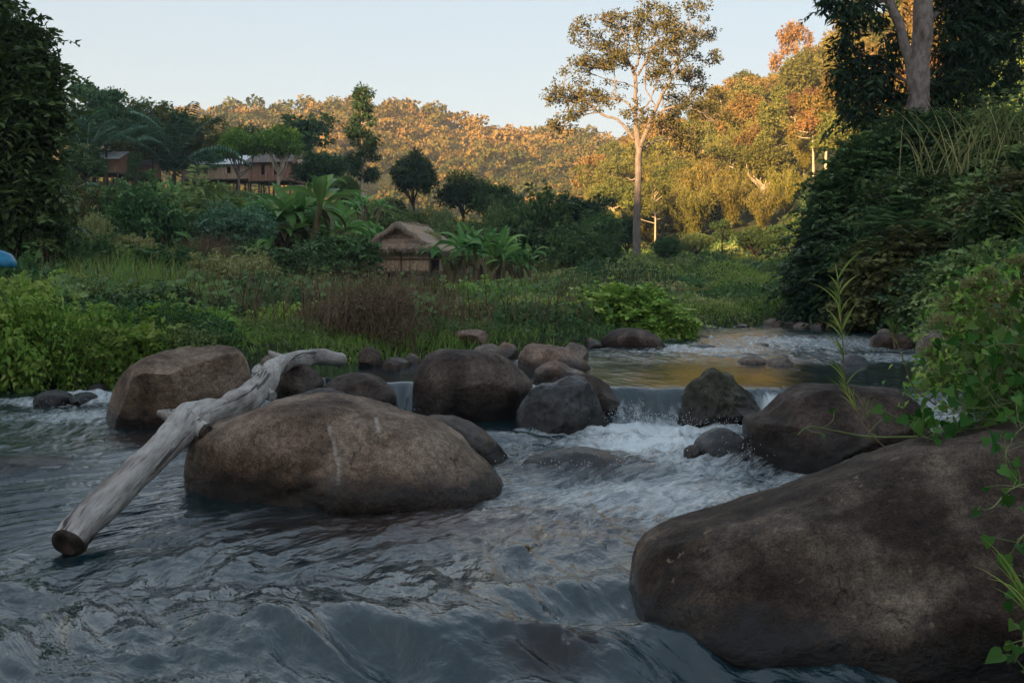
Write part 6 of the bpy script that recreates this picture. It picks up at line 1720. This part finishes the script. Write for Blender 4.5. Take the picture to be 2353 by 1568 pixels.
def flowering_shrub():
    r = np.random.default_rng(77); Y = 7.2
    root = empty('flowering_shrub', px(2330, 900, Y)); tag(root, 'pale green-white flowering shrub leaning in from the right edge', 'shrub')
    st = Geo(); C = []
    heads = [(2200,665,24),(2240,650,22),(2190,700,30),(2235,700,30),(2280,680,30),(2160,740,26),(2200,770,26),(2150,810,26),(2230,820,22),(2185,845,20),(2265,760,26),(2310,720,36),(2330,660,30),(2300,800,24),(2210,735,28),(2160,860,18),(2345,600,26),(2360,760,30),(2120,880,10),(2270,630,20)]
    PF = []; 
    for u, v, s in heads:
        c = np.array(px(u, v, Y+r.uniform(-.4, .4))); C.append(c)
        b = np.array(px(2380+r.normal()*25, 900+r.normal()*20, Y)); limb_tube(st, b, c, .010, .003, r, .08, 6, 5)
        m = int(s*s*.85)+40
        q = r.normal(size=(m, 3)); q = q/np.linalg.norm(q, axis=1)[:, None]*(r.random((m, 1))**.4)*[r.uniform(.8, 1.4), .8, r.uniform(.35, .7)]*(1+.3*r.normal(size=(m, 1)))
        PF.append(c+q*s/FOC*Y*1.15)
        for k in range(5): limb_tube(st, c-[0, 0, .06], c+q[k]*s/FOC*Y, .002, .001, r, .05, 2, 3)
    PF = np.concatenate(PF); n = len(PF)
    PF = np.repeat(PF, 3, 0)+r.normal(size=(n*3, 3))*.009
    V, F = leaf_arrays(PF, r.normal(size=PF.shape)+[0, 0, .5], r.normal(size=PF.shape)+[0, -.5, .5], .014, .011, r)
    o = obj('flower_heads', mesh_np('flower_heads', V, F, LM['flower'], np.repeat(np.clip(r.normal(.6, .25, len(PF)), 0, 1), 4), smooth=False), root); o.location = -root.location
    o = mesh_obj('stem', st, M['stem_dry'], root, True); o.location = -root.location
    C = np.array(C)
    # leaves between the heads
    n = 1500; P = C[r.integers(len(C), size=n)]+r.normal(size=(n, 3))*[.09, .10, .08]+[.02, .0, -.05]
    V, F = leaf_arrays(P, r.normal(size=(n, 3))+[-.3, 0, -.2], r.normal(size=(n, 3))*.5+[0, -.4, .8], .065*r.uniform(.6, 1.3, n), .03, r)
    o = obj('leaves', mesh_np('leaves', V, F, LM['bright'], np.repeat(r.random(n), 4), smooth=False), root); o.location = -root.location
flowering_shrub()
for i, (lb, u, vt, vb, Y, w, mt) in enumerate([
  ('dark leafy bush behind the pale flowering shrub', 2330, 600, 880, 9.0, 330, 'deep'),
  ('shadowy bush under the vine mass at the right edge', 2370, 780, 1000, 5.6, 260, 'mid')]):
    shrub(1 if i == 0 else 0, u, vt, vb, Y, w, lb, mt)

def reed(label, P, r, n, Ll, mt, wd=.010, thick=.004):
    P = smooth_path(np.array([px(*q)[:] for q in P]), 8)
    root = empty('reed_stalk', P[0]); tag(root, label, 'reed')
    g = Geo(); g.tube(P, np.linspace(thick, thick*.4, len(P)), 6); o = mesh_obj('stem', g, M['stem_dry'], root, True); o.location = -root.location
    lf = Geo()
    for k in range(n):
        t = r.uniform(.25, 1); q = P[min(int(t*len(P)), len(P)-1)]
        a = r.uniform(0, 6.28); L_ = Ll*r.uniform(.5, 1.2); m = 7; s = np.linspace(0, 1, m)
        dr = np.array([math.cos(a)*.45, math.sin(a)*.45, 1.0]); dr /= np.linalg.norm(dr)
        C = q+dr*s[:, None]*L_+np.array([math.cos(a), math.sin(a), -.7])*(s**2.2)[:, None]*L_*r.uniform(.05, .45)
        sd_ = unit(np.cross(dr, [math.sin(a+r.normal()*.5), .4, .3])); w = wd*np.interp(s, [0, .3, 1], [.5, 1, .05])[:, None]*.5
        V = np.concatenate([C-sd_*w, C+sd_*w]); i = np.arange(m-1)
        lf.add(V, np.stack([i, i+1, i+1+m, i+m], 1), float(r.random()))
    o = obj('leaves', lf.mesh('leaves', LM[mt]), root); o.location = -root.location
reed('tall reed stalk with upright green blades hanging over the broad dark boulder', [(2040,1035,4.6),(1990,985,4.6),(1955,920,4.6),(1940,860,4.6),(1935,780,4.6),(1930,700,4.6),(1925,640,4.6)], RV, 46, .16, 'grass', .011)
reed('thin arching stem with a spiky green tuft above the far rapids', [(2150,930,5.0),(2100,890,5.0),(2072,820,5.0),(2055,770,5.0),(2050,745,5.0)], RV, 3, .1, 'grass')
reed('spiky green reed tuft at the tip of the thin arching stem', [(2055,800,5.0),(2052,770,5.0),(2050,755,5.0)], RV, 24, .10, 'grass', .007)
reed('small sprig of narrow blades hanging beside the tall reed stalk', [(1998,990,4.7),(1990,960,4.7),(1985,935,4.7)], RV, 12, .10, 'grass', .006)
reed('long grass tuft at the right edge by the vine leaves', [(2400,1480,3.3),(2380,1440,3.3),(2370,1400,3.3)], RV, 22, .28, 'grass', .012)
reed('long green grass blades at the right edge above the giant boulder', [(2420,640,7.0),(2400,600,7.0),(2390,560,7.0)], RV, 26, .55, 'grass', .016)
def bank_grass(label, u, v, Y, n, L_, seed):
    r = np.random.default_rng(seed); root = empty('tall_grass', px(u, v, Y)); tag(root, label, 'grass tuft')
    lf = Geo()
    for k in range(n):
        a = r.uniform(0, 6.28); q = r.normal(size=3)*[.5, .4, 0]; ln = L_*r.uniform(.5, 1.15); m = 8; s = np.linspace(0, 1, m)
        C = q+np.array([math.cos(a)*.3, math.sin(a)*.3, 1.0])*s[:, None]*ln+np.array([math.cos(a), math.sin(a), -.6])*(s**2.4)[:, None]*ln*.28
        w = .028*np.interp(s, [0, .3, 1], [.5, 1, .05])[:, None]*.5
        V = np.concatenate([C-np.array([1, 0, 0])*w, C+np.array([1, 0, 0])*w]); i = np.arange(m-1); lf.add(V, np.stack([i, i+1, i+1+m, i+m], 1), float(r.random()))
    obj('blades', lf.mesh('blades', LM['weed']), root)
bank_grass('tall arching grass high on the right bank beside the two-stemmed tree', 2290, 330, 24.5, 12, 1.5, 5)
bank_grass('thin tall grass stems rising from the creeper on the right bank', 2190, 400, 25.0, 40, 2.2, 6)
bank_grass('pale arching grass at the top right of the right bank thicket', 2345, 340, 22.5, 26, 1.4, 7)

# ------------------------------------------------------------------ the air of the valley
hz, hnt, HN, HL = new_mat('haze_air')
pv = HN('ShaderNodeVolumePrincipled'); pv.inputs['Color'].default_value = (.82, .88, .95, 1); pv.inputs['Density'].default_value = 0.00045; pv.inputs['Anisotropy'].default_value = .2
ho = HN('ShaderNodeOutputMaterial'); HL(pv.outputs[0], ho.inputs['Volume'])
g = Geo(); g.box((20, 190, 69), (900, 820, 71)); hb = mesh_obj('haze', g, hz, None); tag(hb, 'thin valley haze', kind='stuff')

# ------------------------------------------------------------------ spray thrown up by the falls
def spray():
    r = np.random.default_rng(9); v, f = ico(1); g = Geo()
    for cx, cy_, z0, sx, sy, n in ((1.5, 10.35, .05, .45, .18, 260), (2.1, 10.2, .05, .2, .08, 40), (2.7, 9.9, .06, .3, .2, 50), (2.0, 8.2, .08, .3, .12, 90), (.8, 7.85, .06, .5, .08, 110), (-.95, 11.0, .1, .1, .1, 50), (-5.6, 12.2, .05, .6, .2, 90), (1.2, 10.6, .1, .1, .1, 70)):
        for i in range(n):
            p = np.array([cx+r.normal()*sx, cy_+r.normal()*sy, z0+abs(r.normal())*.05]); g.add(v*r.uniform(.0012, .0042)*[1, 1, r.uniform(.8, 1.8)]+p, f)
    m, nt, N, L = new_mat('spray_drops'); b = N('ShaderNodeBsdfPrincipled'); b.inputs['Base Color'].default_value = (.75, .8, .83, 1); b.inputs['Roughness'].default_value = .1
    o = N('ShaderNodeOutputMaterial'); L(b.outputs[0], o.inputs['Surface'])
    tag(mesh_obj('spray', g, m, None, True), 'white drops of spray thrown up along the small falls', kind='stuff')
spray()
